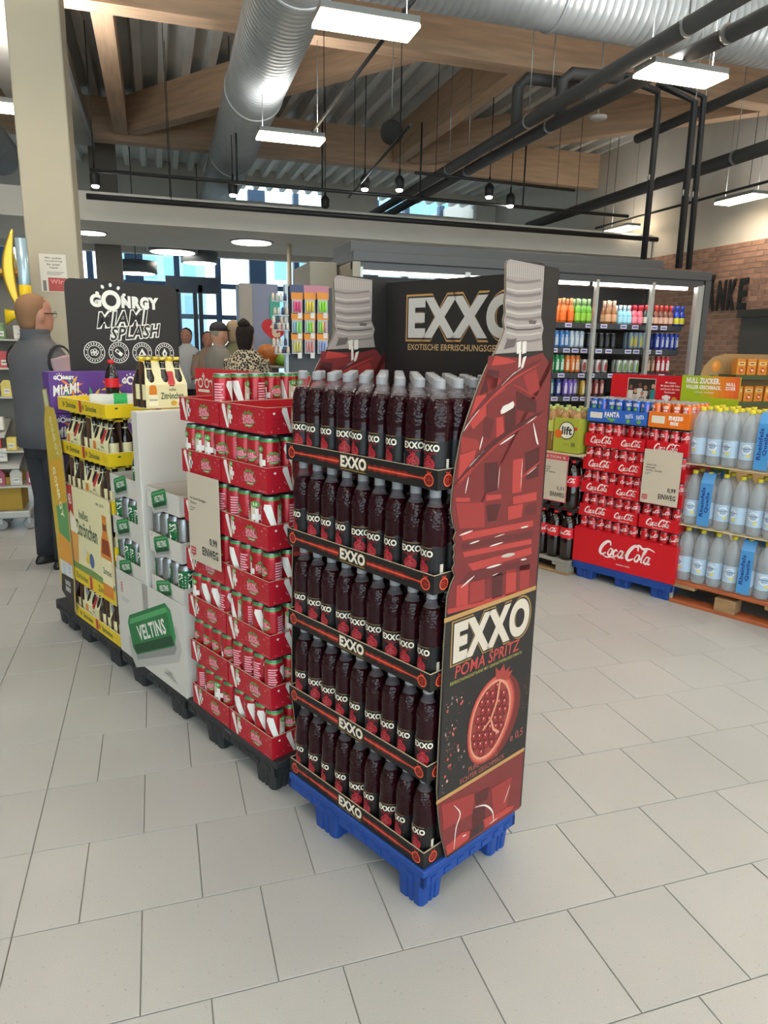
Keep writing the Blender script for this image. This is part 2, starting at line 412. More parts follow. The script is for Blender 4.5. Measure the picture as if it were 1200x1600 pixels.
# the street outside
GR = MB().box(-60, 60, 32, 90, -.3, -.05, mat('asphalt', '#8d9299', .9, var=.1)).build('ground'); tag(GR, 'pale street outside the glazing', None, None, 'structure')
BLD = [mat('facade_pale', '#dfe9ee', .8, var=.05), mat('facade_blue', '#a9cbe0', .5), mat('facade_teal', '#8cc6d4', .4)]
WIN = mat('facade_window', '#7fb3cc', .15)
for k, (x, y, w, h, c) in enumerate([(-14, 60, 9, 15, 0), (1.0, 66, 7, 13, 1), (13, 62, 7, 11, 0), (26, 66, 9, 16, 2)]):
    t = thing('office_building', ['pale office block outside behind the entrance glazing on the left', 'blue office tower outside behind the entrance people', 'pale office block seen right behind the card rack', 'teal tower outside hidden mostly by the cooler'][k], 'building', (x, y, 0), 0, 'buildings outside the entrance')
    MB().box(-w / 2, w / 2, 0, 8, -.2, h, BLD[c]).build('wall', t)
    for fl in range(int(h // 3)):
        for q in range(int(w // 1.6)):
            MB().box(-w / 2 + .4 + q * 1.6, -w / 2 + 1.4 + q * 1.6, -.05, .05, .8 + fl * 3, 2.5 + fl * 3, WIN).build('window', t)
# ================================================================== CEILING
DECK = mat('galvanised_deck', '#e2e2de', .5, metal=.1, var=.12, vscale=.8)
mb = MB(); per = .31; x = -10.0; prof = []
while x < 9.0:
    prof += [(x, 5.0), (x + .10, 5.0), (x + .135, 5.14), (x + .275, 5.14)]; x += per
vs = [(px, y, pz) for px, pz in prof for y in (-7, 18)]
mb.add(vs, [(2 * i, 2 * i + 1, 2 * i + 3, 2 * i + 2) for i in range(len(prof) - 1)], DECK)
mb.box(-14, 9.5, -7, 18, 5.16, 5.3, DECK)
ce = mb.build('ceiling'); tag(ce, 'corrugated metal roof deck over the shop', None, None, 'structure')
WOOD = mat('glulam_spruce', '#d0af90', .6, var=.16, vscale=3, stretch=(.6, 6, 6), bump=.08, bscale=20)
def beam(P, Q, w, z0, z1, label):
    P = Vector(P + (0,)) if len(P) == 2 else Vector(P); Q = Vector(Q + (0,)); d = Q - P; L = d.length; ang = math.atan2(d.y, d.x)
    o = MB().box(0, L, -w / 2, w / 2, z0, z1, WOOD).build('timber_beam', None, P, ang)
    return tag(o, label, 'beam', 'timber roof beams')
beam((-9, 7.75), (9, 7.75), .24, 4.42, 5.0, 'big glulam beam crossing behind the spiral duct, nearest of the cross beams')
beam((-9, 12.45), (9, 12.45), .24, 4.42, 5.0, 'glulam cross beam in the shade above the entrance soffit')
beam((-.32, 4), (-.32, 12.3), .20, 4.5, 5.0, 'glulam beam running away beside the white bulkhead')
beam((4.08, 7.87), (4.08, 12.3), .20, 4.5, 5.0, 'glulam beam running away behind the black ball pendant')
beam((-.15, 12.2), (2.95, 7.87), .2, 4.5, 5.0, 'diagonal glulam beam passing over the spiral duct')
beam((4.35, 12.3), (7.9, 7.87), .2, 4.5, 5.0, 'diagonal glulam beam on the right near the side wall')
beam((-4.6, 12.2), (-1.5, 7.87), .2, 4.5, 5.0, 'diagonal glulam beam at far left behind the pillar')
beam((-9, 3.0), (9, 3.0), .24, 4.42, 5.0, 'glulam cross beam directly above the shopper aisle')
# white bulkhead beside the pillar
bk = MB().box(-1.55, -.72, 3.0, 12.3, 4.3, 4.42, WALLW); bk.box(-.735, -.70, 3.0, 12.3, 4.27, 4.45, mat('steel_edge', '#9a9a98', .35, metal=.7))
tag(bk.build('trim_1'), 'white bulkhead strip with steel edge beside the pillar', None, None, 'structure')
# pillar
PIL = mat('pillar_paint', '#b3ac98', .7, var=.03, vscale=2)
xl = onY(42, 400, 6.4).x; xr = onY(122, 400, 6.4).x
pl = MB().rbox(xl, xr, 6.4, 6.4 + .45, 0, 4.4, PIL, .012).build('wall_pillar'); tag(pl, 'cream square pillar with a taped notice', None, None, 'structure')
# ================================================================== DUCTS, PIPES, LAMPS
GALV = mat('spiral_duct_steel', '#b9bec0', .42, metal=.45, var=.08, vscale=5)
def duct(P, Q, r, label, seams):
    P = Vector(P); Q = Vector(Q); d = Q - P; L = d.length
    T = Matrix.Translation(P) @ d.to_track_quat('Z', 'X').to_matrix().to_4x4()
    t = thing('spiral_duct', label, 'duct', P)
    prof = []; z = 0.0
    while z < L:
        prof += [(r, z), (r, z + .060), (r + .004, z + .066), (r + .004, z + .072)]; z += .076
    Tl = Matrix.Translation(-P) @ T
    MB().lathe(prof, 36, GALV, T=Tl).build('tube', t)
    for s_ in seams:
        MB().lathe([(r, s_), (r + .016, s_ + .003), (r + .016, s_ + .03), (r, s_ + .033)], 36, GALV, T=Tl).build('collar', t)
    return t
duct((1.10, 3.2, 4.18), (1.30, 16.4, 4.18), .31, 'large galvanised spiral duct running towards the back wall', [2.6, 5.4, 8.2, 11.0])
duct((1.62, 6.35, 4.55), (7.9, 6.35, 4.55), .30, 'galvanised spiral duct crossing at the top right above the beam', [1.9, 4.8])
duct((-1.95, 3.5, 4.0), (-1.95, 12.0, 4.0), .26, 'galvanised spiral duct at far left behind the pillar', [2.5, 5.0])
PIPE = mat('insulated_pipe', '#4b4a49', .6, bump=.1, bscale=30)
BLK = mat('black_steel', '#262626', .45)
STEEL = mat('zinc_steel', '#a8a8a6', .35, metal=.8)
def pipe(pts, r, label, clips=(), m=PIPE, grp=None, name='pipe'):
    t = thing(name, label, 'pipe', pts[0], 0, grp); o = Vector(pts[0])
    MB().tube([Vector(p) - o for p in pts], r, 14, m).build('tube', t)
    for c in clips:
        c = Vector(c) - o
        mb = MB(); mb.tube([c + Vector((0, -.012, 0)), c + Vector((0, .012, 0))], r + .008, 14, STEEL); mb.tube([c + Vector((0, 0, r)), Vector((c.x, c.y, 4.95 - o.z))], .005, 6, STEEL)
        mb.build('clamp', t)
    return t
pipe([(3.52, 2.5, 3.6), (3.56, 12.2, 3.6)], .058, 'left one of two thick insulated pipes running side by side', [(3.53, 4.5, 3.6), (3.54, 6.7, 3.6), (3.55, 8.7, 3.6)])
pipe([(3.95, 2.5, 3.6), (3.80, 6.7, 3.6), (3.80, 12.2, 3.6)], .058, 'right one of two thick insulated pipes running side by side', [(3.86, 4.5, 3.6), (3.80, 6.75, 3.6), (3.80, 8.7, 3.6)])
pipe([(3.56, 7.0, 3.6), (3.56, 7.0, 3.98), (3.62, 6.95, 4.06), (4.2, 6.9, 4.06)], .055, 'short pipe branch rising beside the big beam')
pipe([(3.82, 6.6, 3.6), (3.82, 6.6, 3.95), (3.9, 6.58, 4.02), (4.6, 6.5, 4.02)], .055, 'short pipe branch rising behind the bright lamp')
pipe([(6.2, 3.0, 3.6), (6.45, 12.0, 3.6)], .075, 'thick black pipe along the pale side wall', [(6.3, 7.0, 3.6)])
pipe([(5.3, 3.0, 3.85), (5.42, 7.6, 3.85)], .05, 'black pipe high above the right lamp', [])
pipe([(4.36, 5.85, 2.24), (4.36, 5.85, 3.55), (4.30, 5.8, 3.68), (3.9, 5.7, 3.70)], .028, 'black riser on the cooler roof, left of three', [(4.36, 5.85, 3.0)], BLK)
pipe([(4.76, 5.85, 2.24), (4.74, 5.85, 3.66), (4.3, 5.8, 3.74)], .032, 'black riser on the cooler roof, middle of three', [(4.75, 5.85, 2.9)], BLK)
pipe([(4.90, 5.88, 2.24), (4.86, 5.88, 3.72), (4.4, 5.85, 3.80)], .028, 'black riser on the cooler roof, right of three', [(4.88, 5.88, 2.9)], BLK)
def rail(P, Q, r, label):
    t = pipe([P, Q], r, label, (), BLK, 'black track rails', 'track_rail')
    for u in (.12, .88):
        q = Vector(P).lerp(Vector(Q), u) - Vector(P); MB().tube([q, (q.x, q.y, 4.99 - P[2])], .004, 5, BLK).build('hanger', t)
    return t
rail((-.6, 9.3, 3.36), (6.6, 9.3, 3.36), .022, 'upper black rail running above the entrance soffit')
rail((-.7, 9.9, 3.18), (7.6, 9.9, 3.18), .035, 'lower black rail just over the soffit edge')
rail((2.3, 6.6, 3.42), (2.6, 9.9, 3.42), .014, 'thin black track running between the two left lamps')
rail((3.0, 8.4, 3.45), (5.2, 8.5, 3.45), .018, 'short spotlight track below the ball pendant')
rail((1.62, 7.7, 3.55), (1.95, 4.2, 3.95), .016, 'thin cable rod beside the left lamps')
rail((7.35, 7.4, 3.55), (7.45, 11.4, 3.55), .018, 'black track carrying the wall side lamps')
for x, y, z, h, lb in [(1.05, 9.3, 2.62, .74, 'left'), (2.1, 9.3, 3.36, .8, 'second'), (3.4, 9.3, 3.36, .9, 'third'), (4.9, 9.3, 3.36, .9, 'right')]:
    tag(MB().tube([(0, 0, 0), (0, 0, h)], .012, 8, BLK).build('drop_rod', None, (x, y, z + (.74 if z < 3 else 0))), lb + ' drop rod between black rail and deck', 'rod', 'drop rods of the black rails')
# rectangular luminaires
LAMPGLOW = mat('lamp_diffuser', '#fff1d6', .4, emit=9.0)
LAMPBODY = mat('lamp_body', '#8d8d8b', .45)
lamps_built = 0
def luminaire(x, y, z, along_x, label):
    global lamps_built
    t = thing('ceiling_lamp', label, 'lamp', (x, y, z), 0 if along_x else math.pi / 2, 'grid louvre ceiling lamps')
    mb = MB(); hw, hd = .33, .125
    mb.box(-hw, hw, -hd, hd, .015, .055, LAMPBODY); mb.build('housing', t)
    MB().box(-hw + .01, hw - .01, -hd + .01, hd - .01, .004, .014, LAMPGLOW).build('diffuser', t)
    mb = MB()
    for i in range(15):
        q = -hw + i * (2 * hw) / 14; mb.box(q - .002, q + .002, -hd, hd, -.014, .006, LAMPGLOW)
    for q in (-hd, -hd / 3, hd / 3, hd): mb.box(-hw, hw, q - .002, q + .002, -.014, .006, LAMPGLOW)
    mb.build('louvre', t)
    for q in (-.28, .28): MB().tube([(q, 0, .05), (q, 0, (4.95 if not along_x or abs(x + q - 1.2) > .3 else 4.185 - math.sqrt(.312 ** 2 - (x + q - 1.2) ** 2)) - z)], .004, 5, STEEL).build('suspension_wire', t)
    ld = bpy.data.lights.new('lamp_light', 'AREA'); ld.shape = 'RECTANGLE'; ld.size = .62; ld.size_y = .22; ld.energy = LAMP_W; ld.color = (1.0, .98, .95); ld.spread = math.radians(160)
    lo = bpy.data.objects.new('lamp_light', ld); COL.objects.link(lo); lo.parent = t; lo.location = (0, 0, -.02)
    lu = ld.copy(); lu.energy = LAMP_W * (1.6 if abs(x - 1.42) < .1 else 9.0 if x < 0 else 8.5 if x < 5 else 4.5 if x < 7 else .6); lo2 = bpy.data.objects.new('ceiling_fill', lu); COL.objects.link(lo2); lo2.parent = t; lo2.location = (0, 0, .07); lo2.rotation_euler = (math.pi, 0, 0)  # added upward fill, weighted by position to brighten deck and beams
names = {(1.42, 5.0): 'bright grid lamp at the top centre under the big beam', (1.42, 7.75): 'grid lamp beside the lower end of the spiral duct', (3.9, 5.0): 'bright grid lamp at the top right by the pipes'}
for ix in range(-1, 3):
    for iy in range(-3, 2):
        x = 1.42 + 2.48 * ix; y = 5.0 + 2.75 * iy  # the lamp hidden by the pillar is added to light the left deck
        if (ix, iy) == (2, 1) or x > 6.5 or (ix == 1 and iy == 1): continue
        lb = names.get((round(x, 2), round(y, 2)), 'grid louvre lamp, %s row from the entrance, %s from the brick wall' % (ordn(1 - iy), ordn(2 - ix)))
        luminaire(x, y, 3.5, True, lb)
luminaire(7.5, 8.15, 3.45, False, 'slim grid lamp on the right against the pale side wall')
luminaire(7.56, 10.8, 3.45, False, 'slim grid lamp farthest back along the pale side wall')
# round recessed downlights and pendants
RGLOW = mat('round_diffuser', '#fff6e6', .4, emit=6.0); RBODY = mat('lamp_ring', '#6d7276', .4)
for k, (px, py, z, r, lb) in enumerate([(393, 379, 2.99, .30, 'round recessed downlight in the soffit underside'), (142, 364, 2.99, .2, 'round recessed downlight half hidden by the pillar'),
      (270, 394, 3.2, .42, 'round drum pendant highest left beyond the soffit'), (312, 411, 3.08, .33, 'round drum pendant with dark rim beyond the soffit'), (213, 427, 2.75, .34, 'low round drum pendant close to the black header board')]):
    P = onz(px, py, z)
    t = thing('round_lamp', lb, 'lamp', P, 0, 'round lamps by the entrance')
    up = .012 if z > 2.95 and z < 3.0 else .22
    MB().lathe([(r * 1.12, -.004), (r * 1.14, 0), (r * 1.14, up), (r * .2, up + .002)], 32, RBODY).build('rim', t)
    MB().lathe([(r, -.012), (r, -.005)], 32, RGLOW).build('diffuser', t)
    if up > .1: MB().tube([(0, 0, up), (0, 0, 4.98 - P.z)], .008, 6, BLK).build('suspension_wire', t)
# spotlights
SPOT = mat('spot_bulb', '#ffffff', .3, emit=40)
for k, (px, py, z, lb) in enumerate([(149, 291, 3.25, 'spotlight next to the pillar'), (364, 305, 3.25, 'spotlight in front of the bright clerestory strip'), (624, 297, 3.35, 'bright spotlight left of the pair under the ball pendant'), (764, 308, 3.35, 'bright spotlight right of the pair under the ball pendant'), (797, 322, 3.35, 'dim spotlight beside the bright pair'), (508, 326, 3.3, 'black spotlight turned away at the track end'), (570, 296, 3.36, 'small lit spot at the near end of the short track')]):
    P = onz(px, py, z); t = thing('spotlight', lb, 'spotlight', P, 0, 'track spotlights')
    MB().lathe([(.03, .0), (.055, .02), (.06, .12), (.03, .16), (.012, .17), (.012, .24)], 16, BLK).build('housing', t)
    MB().tube([(0, 0, .23), (0, 0, 4.99 - P.z)], .006, 6, BLK).build('hanger', t)
    if 'black spotlight' not in lb: MB().lathe([(.01, -.022), (.034, -.016), (.042, -.004), (.042, .004)], 16, SPOT).build('bulb', t)
# ball pendant, smoke detector
P = onz(612, 207, 3.55); t = thing('ball_pendant', 'matte black ball hanging from a thin wire', 'pendant', P)
mb = MB(); mb.lathe([(.115 * math.sin(math.pi * i / 12) + .001, -.115 * math.cos(math.pi * i / 12)) for i in range(13)], 24, mat('ball_black', '#2a2927', .8, bump=.4, bscale=80)); mb.build('ball', t)
MB().tube([(0, 0, .11), (0, 0, 1.4)], .004, 5, STEEL).build('suspension_wire', t)
P = onz(934, 188, 3.75); tag(MB().lathe([(.05, 0), (.09, .015), (.09, .035), (.04, .05), (.008, .055), (.008, 1.24)], 20, WALLW).build('smoke_detector', None, P), 'small white detector box below the deck by the pipes', 'detector')
# ================================================================== PALLETS
def leg_rings(w, l, z0, z1, taper=.86):
    # fluted leg outline: a rectangle with notches
    pts = []; nx, ny = w / 2, l / 2; k = .16
    for (ax, ay, bx, by) in ((-nx, -ny, nx, -ny), (nx, -ny, nx, ny), (nx, ny, -nx, ny), (-nx, ny, -nx, -ny)):
        dx, dy = bx - ax, by - ay; L = math.hypot(dx, dy); ux, uy = dx / L, dy / L; ix, iy = -uy, ux
        for t, q in ((.10, 0), (.36, 0), (.39, .005), (.46, .005), (.49, 0), (.58, 0), (.61, .005), (.68, .005), (.71, 0), (.90, 0)):
            pts.append((ax + dx * t + ix * q, ay + dy * t + iy * q))
    return [[(x * s, y * s, z) for x, y in pts] for z, s in ((z0, taper), (z0 + .006, taper + .02), (z1, 1.0))]
def plastic_pallet(name, label, loc, wb, la, h, m, legs, mark=None):
    t = thing(name, label, 'pallet', loc, PHI)
    mb = MB(); mb.rbox(0, wb, 0, la, h - .022, h, m, .004)
    mb.box(.012, wb - .012, .012, la - .012, h - .052, h - .02, m)
    mb.box(.0, wb, .0, .012, h - .05, h - .02, m); mb.box(0, wb, la - .012, la, h - .05, h - .02, m)
    mb.box(0, .012, 0, la, h - .05, h - .02, m); mb.box(wb - .012, wb, 0, la, h - .05, h - .02, m)
    mb.build('deck', t)
    lm = MB().box(-.012, .012, -.003, .004, h - .046, h - .028, m).mesh('lug')
    for i in range(9): obj('lug', lm, t, (0, .05 + i * (la - .1) / 8, 0), -math.pi / 2)
    for i in range(7): obj('lug', lm, t, (.04 + i * (wb - .08) / 6, 0, 0))
    me = {}
    for (lx, ly, lw, ll) in legs:
        k = (lw, ll)
        if k not in me:
            q = MB(); q.loft(leg_rings(lw, ll, 0, h - .03), m, False); me[k] = q.mesh('leg')
        obj('leg', me[k], t, (lx, ly, 0))
    if mark:
        q = MB(); q.text(mark, frL(0, la * .5, 0), 0, h - .012, flat('#8a8f99'), h=.012, d=.0012); q.build('mark', t)
    return t
BLUEP = mat('blue_pallet_plastic', '#1b4490', .5, var=.06, vscale=14)
BLACKP = mat('black_pallet_plastic', '#2b2c2e', .5, var=.08, vscale=14)
plastic_pallet('display_pallet', 'blue plastic quarter pallet under the black bottle trays', W(-.012, -.014), .395, .60, .128, BLUEP, [(.052, .062, .09, .10), (.342, .062, .09, .10), (.052, .43, .09, .12), (.342, .43, .09, .12)])
# ================================================================== DRINK BOTTLE (0.5 l)
def liquid_material():
    m = bpy.data.materials.new('plum_lemonade'); m.use_nodes = True; nt = m.node_tree; N = nt.nodes; L = nt.links; b = N['Principled BSDF']
    b.inputs['Base Color'].default_value = lin('#27080f'); b.inputs['Roughness'].default_value = .10; b.inputs['Specular IOR Level'].default_value = .42
    b.inputs['IOR'].default_value = 1.4
    tc = N.new('ShaderNodeTexCoord'); sx = N.new('ShaderNodeSeparateXYZ'); L.new(tc.outputs['Object'], sx.inputs[0])
    v = N.new('ShaderNodeTexVoronoi'); v.inputs['Scale'].default_value = 130; v.feature = 'F1'; L.new(tc.outputs['Object'], v.inputs['Vector'])
    r = N.new('ShaderNodeMapRange'); r.inputs[1].default_value = .135; r.inputs[2].default_value = .165; L.new(sx.outputs[2], r.inputs[0])
    bp = N.new('ShaderNodeBump'); bp.inputs['Distance'].default_value = .0017; L.new(v.outputs['Distance'], bp.inputs['Height']); L.new(r.outputs[0], bp.inputs['Strength'])
    L.new(bp.outputs[0], b.inputs['Normal']); L.new(bp.outputs[0], b.inputs['Coat Normal'])
    return m
LIQ = liquid_material()
CLEARPET = mat('clear_pet', '#cfc6cc', .05, alpha=.11, coat=.15, bump=.2, bscale=110)
CAPM = mat('silver_cap', '#99989b', .42)
INKBLK = mat('label_black', '#141113', .4)
CREAM = flat('#e9e0cf'); POMRED = flat('#a5202b'); POMDK = flat('#761520'); POMLT = flat('#c2434b')
def pomegranate(mb, fr, cx, cy, r, d, seeds=True, col=POMRED, dark=POMDK, light=POMLT):
    out = [(cx + r * .92 * math.cos(t) * (1 + .04 * math.sin(3 * t)), cy + r * math.sin(t)) for t in [2 * math.pi * i / 20 for i in range(20)]]
    mb.poly(out, fr, col, d)
    mb.poly([(cx - r * .25, cy + r * .85), (cx - r * .42, cy + r * 1.35), (cx - r * .1, cy + r * 1.15), (cx, cy + r * 1.45), (cx + r * .12, cy + r * 1.15), (cx + r * .42, cy + r * 1.32), (cx + r * .25, cy + r * .85)], fr, col, d)
    mb.disc(cx - r * .1, cy - r * .02, r * .68, r * .78, fr, dark, d + .0002, 16)
    if seeds:
        rr = random.Random(3)
        for i in range(14):
            a = i * 2.4; q = r * .58 * math.sqrt((i + .5) / 14); mb.disc(cx - r * .1 + q * math.cos(a) * .95, cy + q * 1.08 * math.sin(a), r * .13, r * .12, fr, light, d + .0004, 6)
def make_exxo_bottle():
    t = thing('drink_bottle', 'x', 'bottle')
    mb = MB()
    mb.lathe([(.022, .004), (.028, 0), (.0305, .006), (.0310, .014), (.0308, .03), (.0308, .110), (.0300, .114), (.0311, .121), (.0302, .127), (.0309, .133), (.0311, .140), (.0311, .158), (.0300, .172), (.0275, .186), (.0235, .198), (.0205, .204)], 20, LIQ, cap1=True)
    mb.build('liquid_body', t)
    MB().lathe([(.0207, .2042), (.0180, .209), (.0155, .214), (.0128, .219), (.0128, .2225), (.0158, .2235), (.0158, .2255), (.0125, .226)], 18, CLEARPET, cap0=False).build('neck', t)
    cap = []
    mbc = MB(); mbc.lathe([(.0130, .226), (.0138, .2275), (.0138, .2445), (.0118, .248)], 24, CAPM, smooth=False)
    mbc.build('cap', t)
    MB().lathe([(.0310, .020), (.0310, .1085)], 24, INKBLK, cap0=False, cap1=False).build('label', t)
    cy = Cyl((0, 0, 0), .03105, 0)
    mb = MB()
    mb.text('EXXO', cy, 0, .0925, CREAM, w=.054, h=.0165, bold=.045, d=.0006, res=3)
    mb.text('POMA SPRITZ', cy, 0, .0795, POMRED, w=.040, h=.0045, bold=.01, d=.0006)
    mb.stroke([(-.024 + .006 * i, .1065) for i in range(9)], .0012, cy, flat('#a8854a'), .0005)
    pomegranate(mb, cy, .0, .052, .0185, .0005)
    for i in range(9): mb.rect(.046, .056, .030 + i * .0042, .033 + i * .0042, cy, CREAM, .0005)
    mb.build('label_print', t)
    return t
bot0 = make_exxo_bottle(); first = [True]
lay_words = ['bottom', 'second lowest', 'middle', 'second highest', 'top']
TRAYP = .2537
def put_bottle(i, j, k):
    z = .1285 + k * TRAYP + .004
    b = .031 + j * .0626; a = .0325 + i * .065
    ang = math.pi + math.radians(random.uniform(-16, 34)) + PHI     # label faces the long side
    if j > 0 and i == 0: ang = -math.pi / 2 + math.radians(random.uniform(-30, 30)) + PHI
    side = 'in the front row' if j == 0 else ('in the second row' if j == 1 else 'in the %s row' % ordn(j))
    lb = 'dark red lemonade bottle, %s tray, %s, %s from the cardboard bottle' % (lay_words[k], side, ordn(i))
    loc = W(b, a, z)
    if first[0]:
        first[0] = False; bot0.location = loc; bot0.rotation_euler = (0, 0, ang); bot0['label'] = lb; bot0['group'] = 'dark red lemonade bottles in the black trays'
    else: dup(bot0, loc, ang, lb, 'dark red lemonade bottles in the black trays')
for k in range(5):
    for i in range(9):
        for j in range(6):
            if k == 4 or j < 2 or i == 0: put_bottle(i, j, k)
# trays
TRAYK = mat('tray_black_card', '#1a1716', .5); RIM = mat('card_edge', '#b5a68c', .85); TRAYIN = mat('tray_inside', '#3a2c22', .8)
GLOW1 = flat('#b33022'); GLOW2 = flat('#e8603f'); GLOW3 = flat('#6e1b14')
def open_tray(mb, x0, x1, y0, y1, h, th, out, rim, inn):
    mb.box(x0 + th, x1 - th, y0 + th, y1 - th, 0, .003, inn)
    for (a, c, e, g) in ((x0, x0 + th, y0, y1), (x1 - th, x1, y0, y1), (x0 + th, x1 - th, y0, y0 + th), (x0 + th, x1 - th, y1 - th, y1)):
        mb.box(a, c, e, g, 0, h, out); mb.box(a, c, e, g, h, h + .0012, rim)
def exxo_tray_mesh():
    mb = MB(); open_tray(mb, -.004, .379, -.004, .589, .0475, .003, TRAYK, RIM, TRAYIN); return mb
def exxo_print(mb, fr, L):
    rr = random.Random(5)
    c = L / 2
    for sgn in (-1, 1):
        n = 24; top = []; bot = []
        for i in range(n):
            x = c + sgn * (.058 + (L / 2 - .058 - .042) * i / (n - 1)); w = .0085 * (1 - .45 * i / n) + rr.uniform(-.002, .003)
            top.append((x, .0235 + w)); bot.append((x, .0235 - w))
        for q in range(n - 1):
            pts = [bot[q], bot[q + 1], top[q + 1], top[q]]
            if sgn < 0: pts = pts[::-1]
            mb.poly(pts, fr, GLOW3, .0004)
            pts = [((p[0]), .0235 + (p[1] - .0235) * .45) for p in pts]; mb.poly(pts, fr, GLOW1, .0006)
            pts = [((p[0]), .0235 + (p[1] - .0235) * .35) for p in pts]; mb.poly(pts, fr, GLOW2, .0008)
        x = c + sgn * (L / 2 - .027)
        mb.ring(x, .022, .0125, .0155, fr, GLOW2, .0008, 16); mb.disc(x, .022, .0125, .0125, fr, GLOW3, .0006, 12)
        mb.poly([(x - .005, .036), (x - .008, .044), (x, .040), (x + .008, .044), (x + .005, .036)], fr, GLOW1, .0008)
        for q in range(5): mb.stroke([(x, .022), (x + .011 * math.cos(q * 1.25), .022 + .011 * math.sin(q * 1.25))], .0016, fr, GLOW1, .0008)
    mb.text('EXXO', fr, c, .0265, flat('#8a6a35'), w=.106, h=.034, bold=.06, d=.0007, res=4)
    mb.text('EXXO', fr, c, .0268, CREAM, w=.101, h=.0305, bold=.045, d=.0010, res=4)
    mb.stroke([(c - .05, .006), (c + .05, .006)], .0018, fr, flat('#a8854a'))
tm = exxo_tray_mesh().mesh('tray_body')
mbp = MB(); exxo_print(mbp, frL(-.004, .589), .593); pm = mbp.mesh('print')
mbq = MB(); f2 = frN(-.004, -.004)
mbq.ring(.035, .022, .0125, .0155, f2, GLOW2, .0008, 16); mbq.disc(.035, .022, .0125, .0125, f2, GLOW3, .0006, 12); mbq.poly([(.03, .036), (.027, .044), (.035, .040), (.043, .044), (.04, .036)], f2, GLOW1, .0008)
for q in range(5): mbq.stroke([(.035, .022), (.035 + .011 * math.cos(q * 1.25), .022 + .011 * math.sin(q * 1.25))], .0016, f2, GLOW1, .0008)
qm = mbq.mesh('side_print')
for k in range(5):
    t = thing('bottle_tray', 'black printed cardboard tray, %s of the five in the bottle stack' % ('lowest' if k == 0 else lay_words[k]), 'tray', W(0, 0, .1285 + k * TRAYP + .0005), PHI, 'black bottle trays')
    obj('tray_body', tm, t); obj('print', pm, t); obj('side_print', qm, t)
# ================================================================== CARDBOARD HEADER SHAPED LIKE TWO BOTTLES
BOARD = mat('board_black', '#262322', .45); BEDGE = mat('board_edge', '#8e7f6c', .9)
PA = -.016
LEFT = [(697, 1338), (690, 1310), (685, 1272), (683, 1235), (686, 1160), (690, 1090), (694, 1010), (697.5, 957), (699, 934), (705, 913), (711, 900), (707, 889), (711, 881), (709, 871), (711, 865), (709, 855), (712, 850), (709, 842), (713, 831), (708, 818), (705, 797), (706, 776), (708, 760), (713, 724), (721, 682), (733, 645), (749, 600), (760, 574), (772, 553), (783, 529), (788, 514), (786, 500), (789, 489), (788, 470), (790, 455), (790, 414), (792, 408), (797, 405)]
RIGHT = [(848, 411), (852, 415)]
TOPR = (871, 419)
def bz(p): return onA(p[0], p[1], PA)
lft = [bz(p) for p in LEFT]; rgt = [bz(p) for p in RIGHT]
BMAX = .405
topr = (BMAX, bz(TOPR)[1])
outline = lft[::-1] + [] 
outline = [(BMAX, .1285)] + [(BMAX, topr[1])] + [rgt[1], rgt[0]] + lft[::-1] + [(lft[0][0] + .002, .1285)]
outline = outline[::1]
hd = thing('display_header', 'black folded cardboard header with two bottle shaped sides and silver lettering', 'display', W(0, 0, 0), PHI)
def area2(P): return sum(P[i][0] * P[(i + 1) % len(P)][1] - P[(i + 1) % len(P)][0] * P[i][1] for i in range(len(P)))
if area2(outline) < 0: outline = outline[::-1]
frn = frN(PA)
mb = MB(); mb.prism(outline, frn, -.004, 0, BOARD, BEDGE); mb.build('side_panel', hd)
frf = frN(.6125)
mb = MB(); mb.prism(outline, frf, -.004, 0, BOARD, BEDGE); far_panel = mb.build('side_panel', hd)
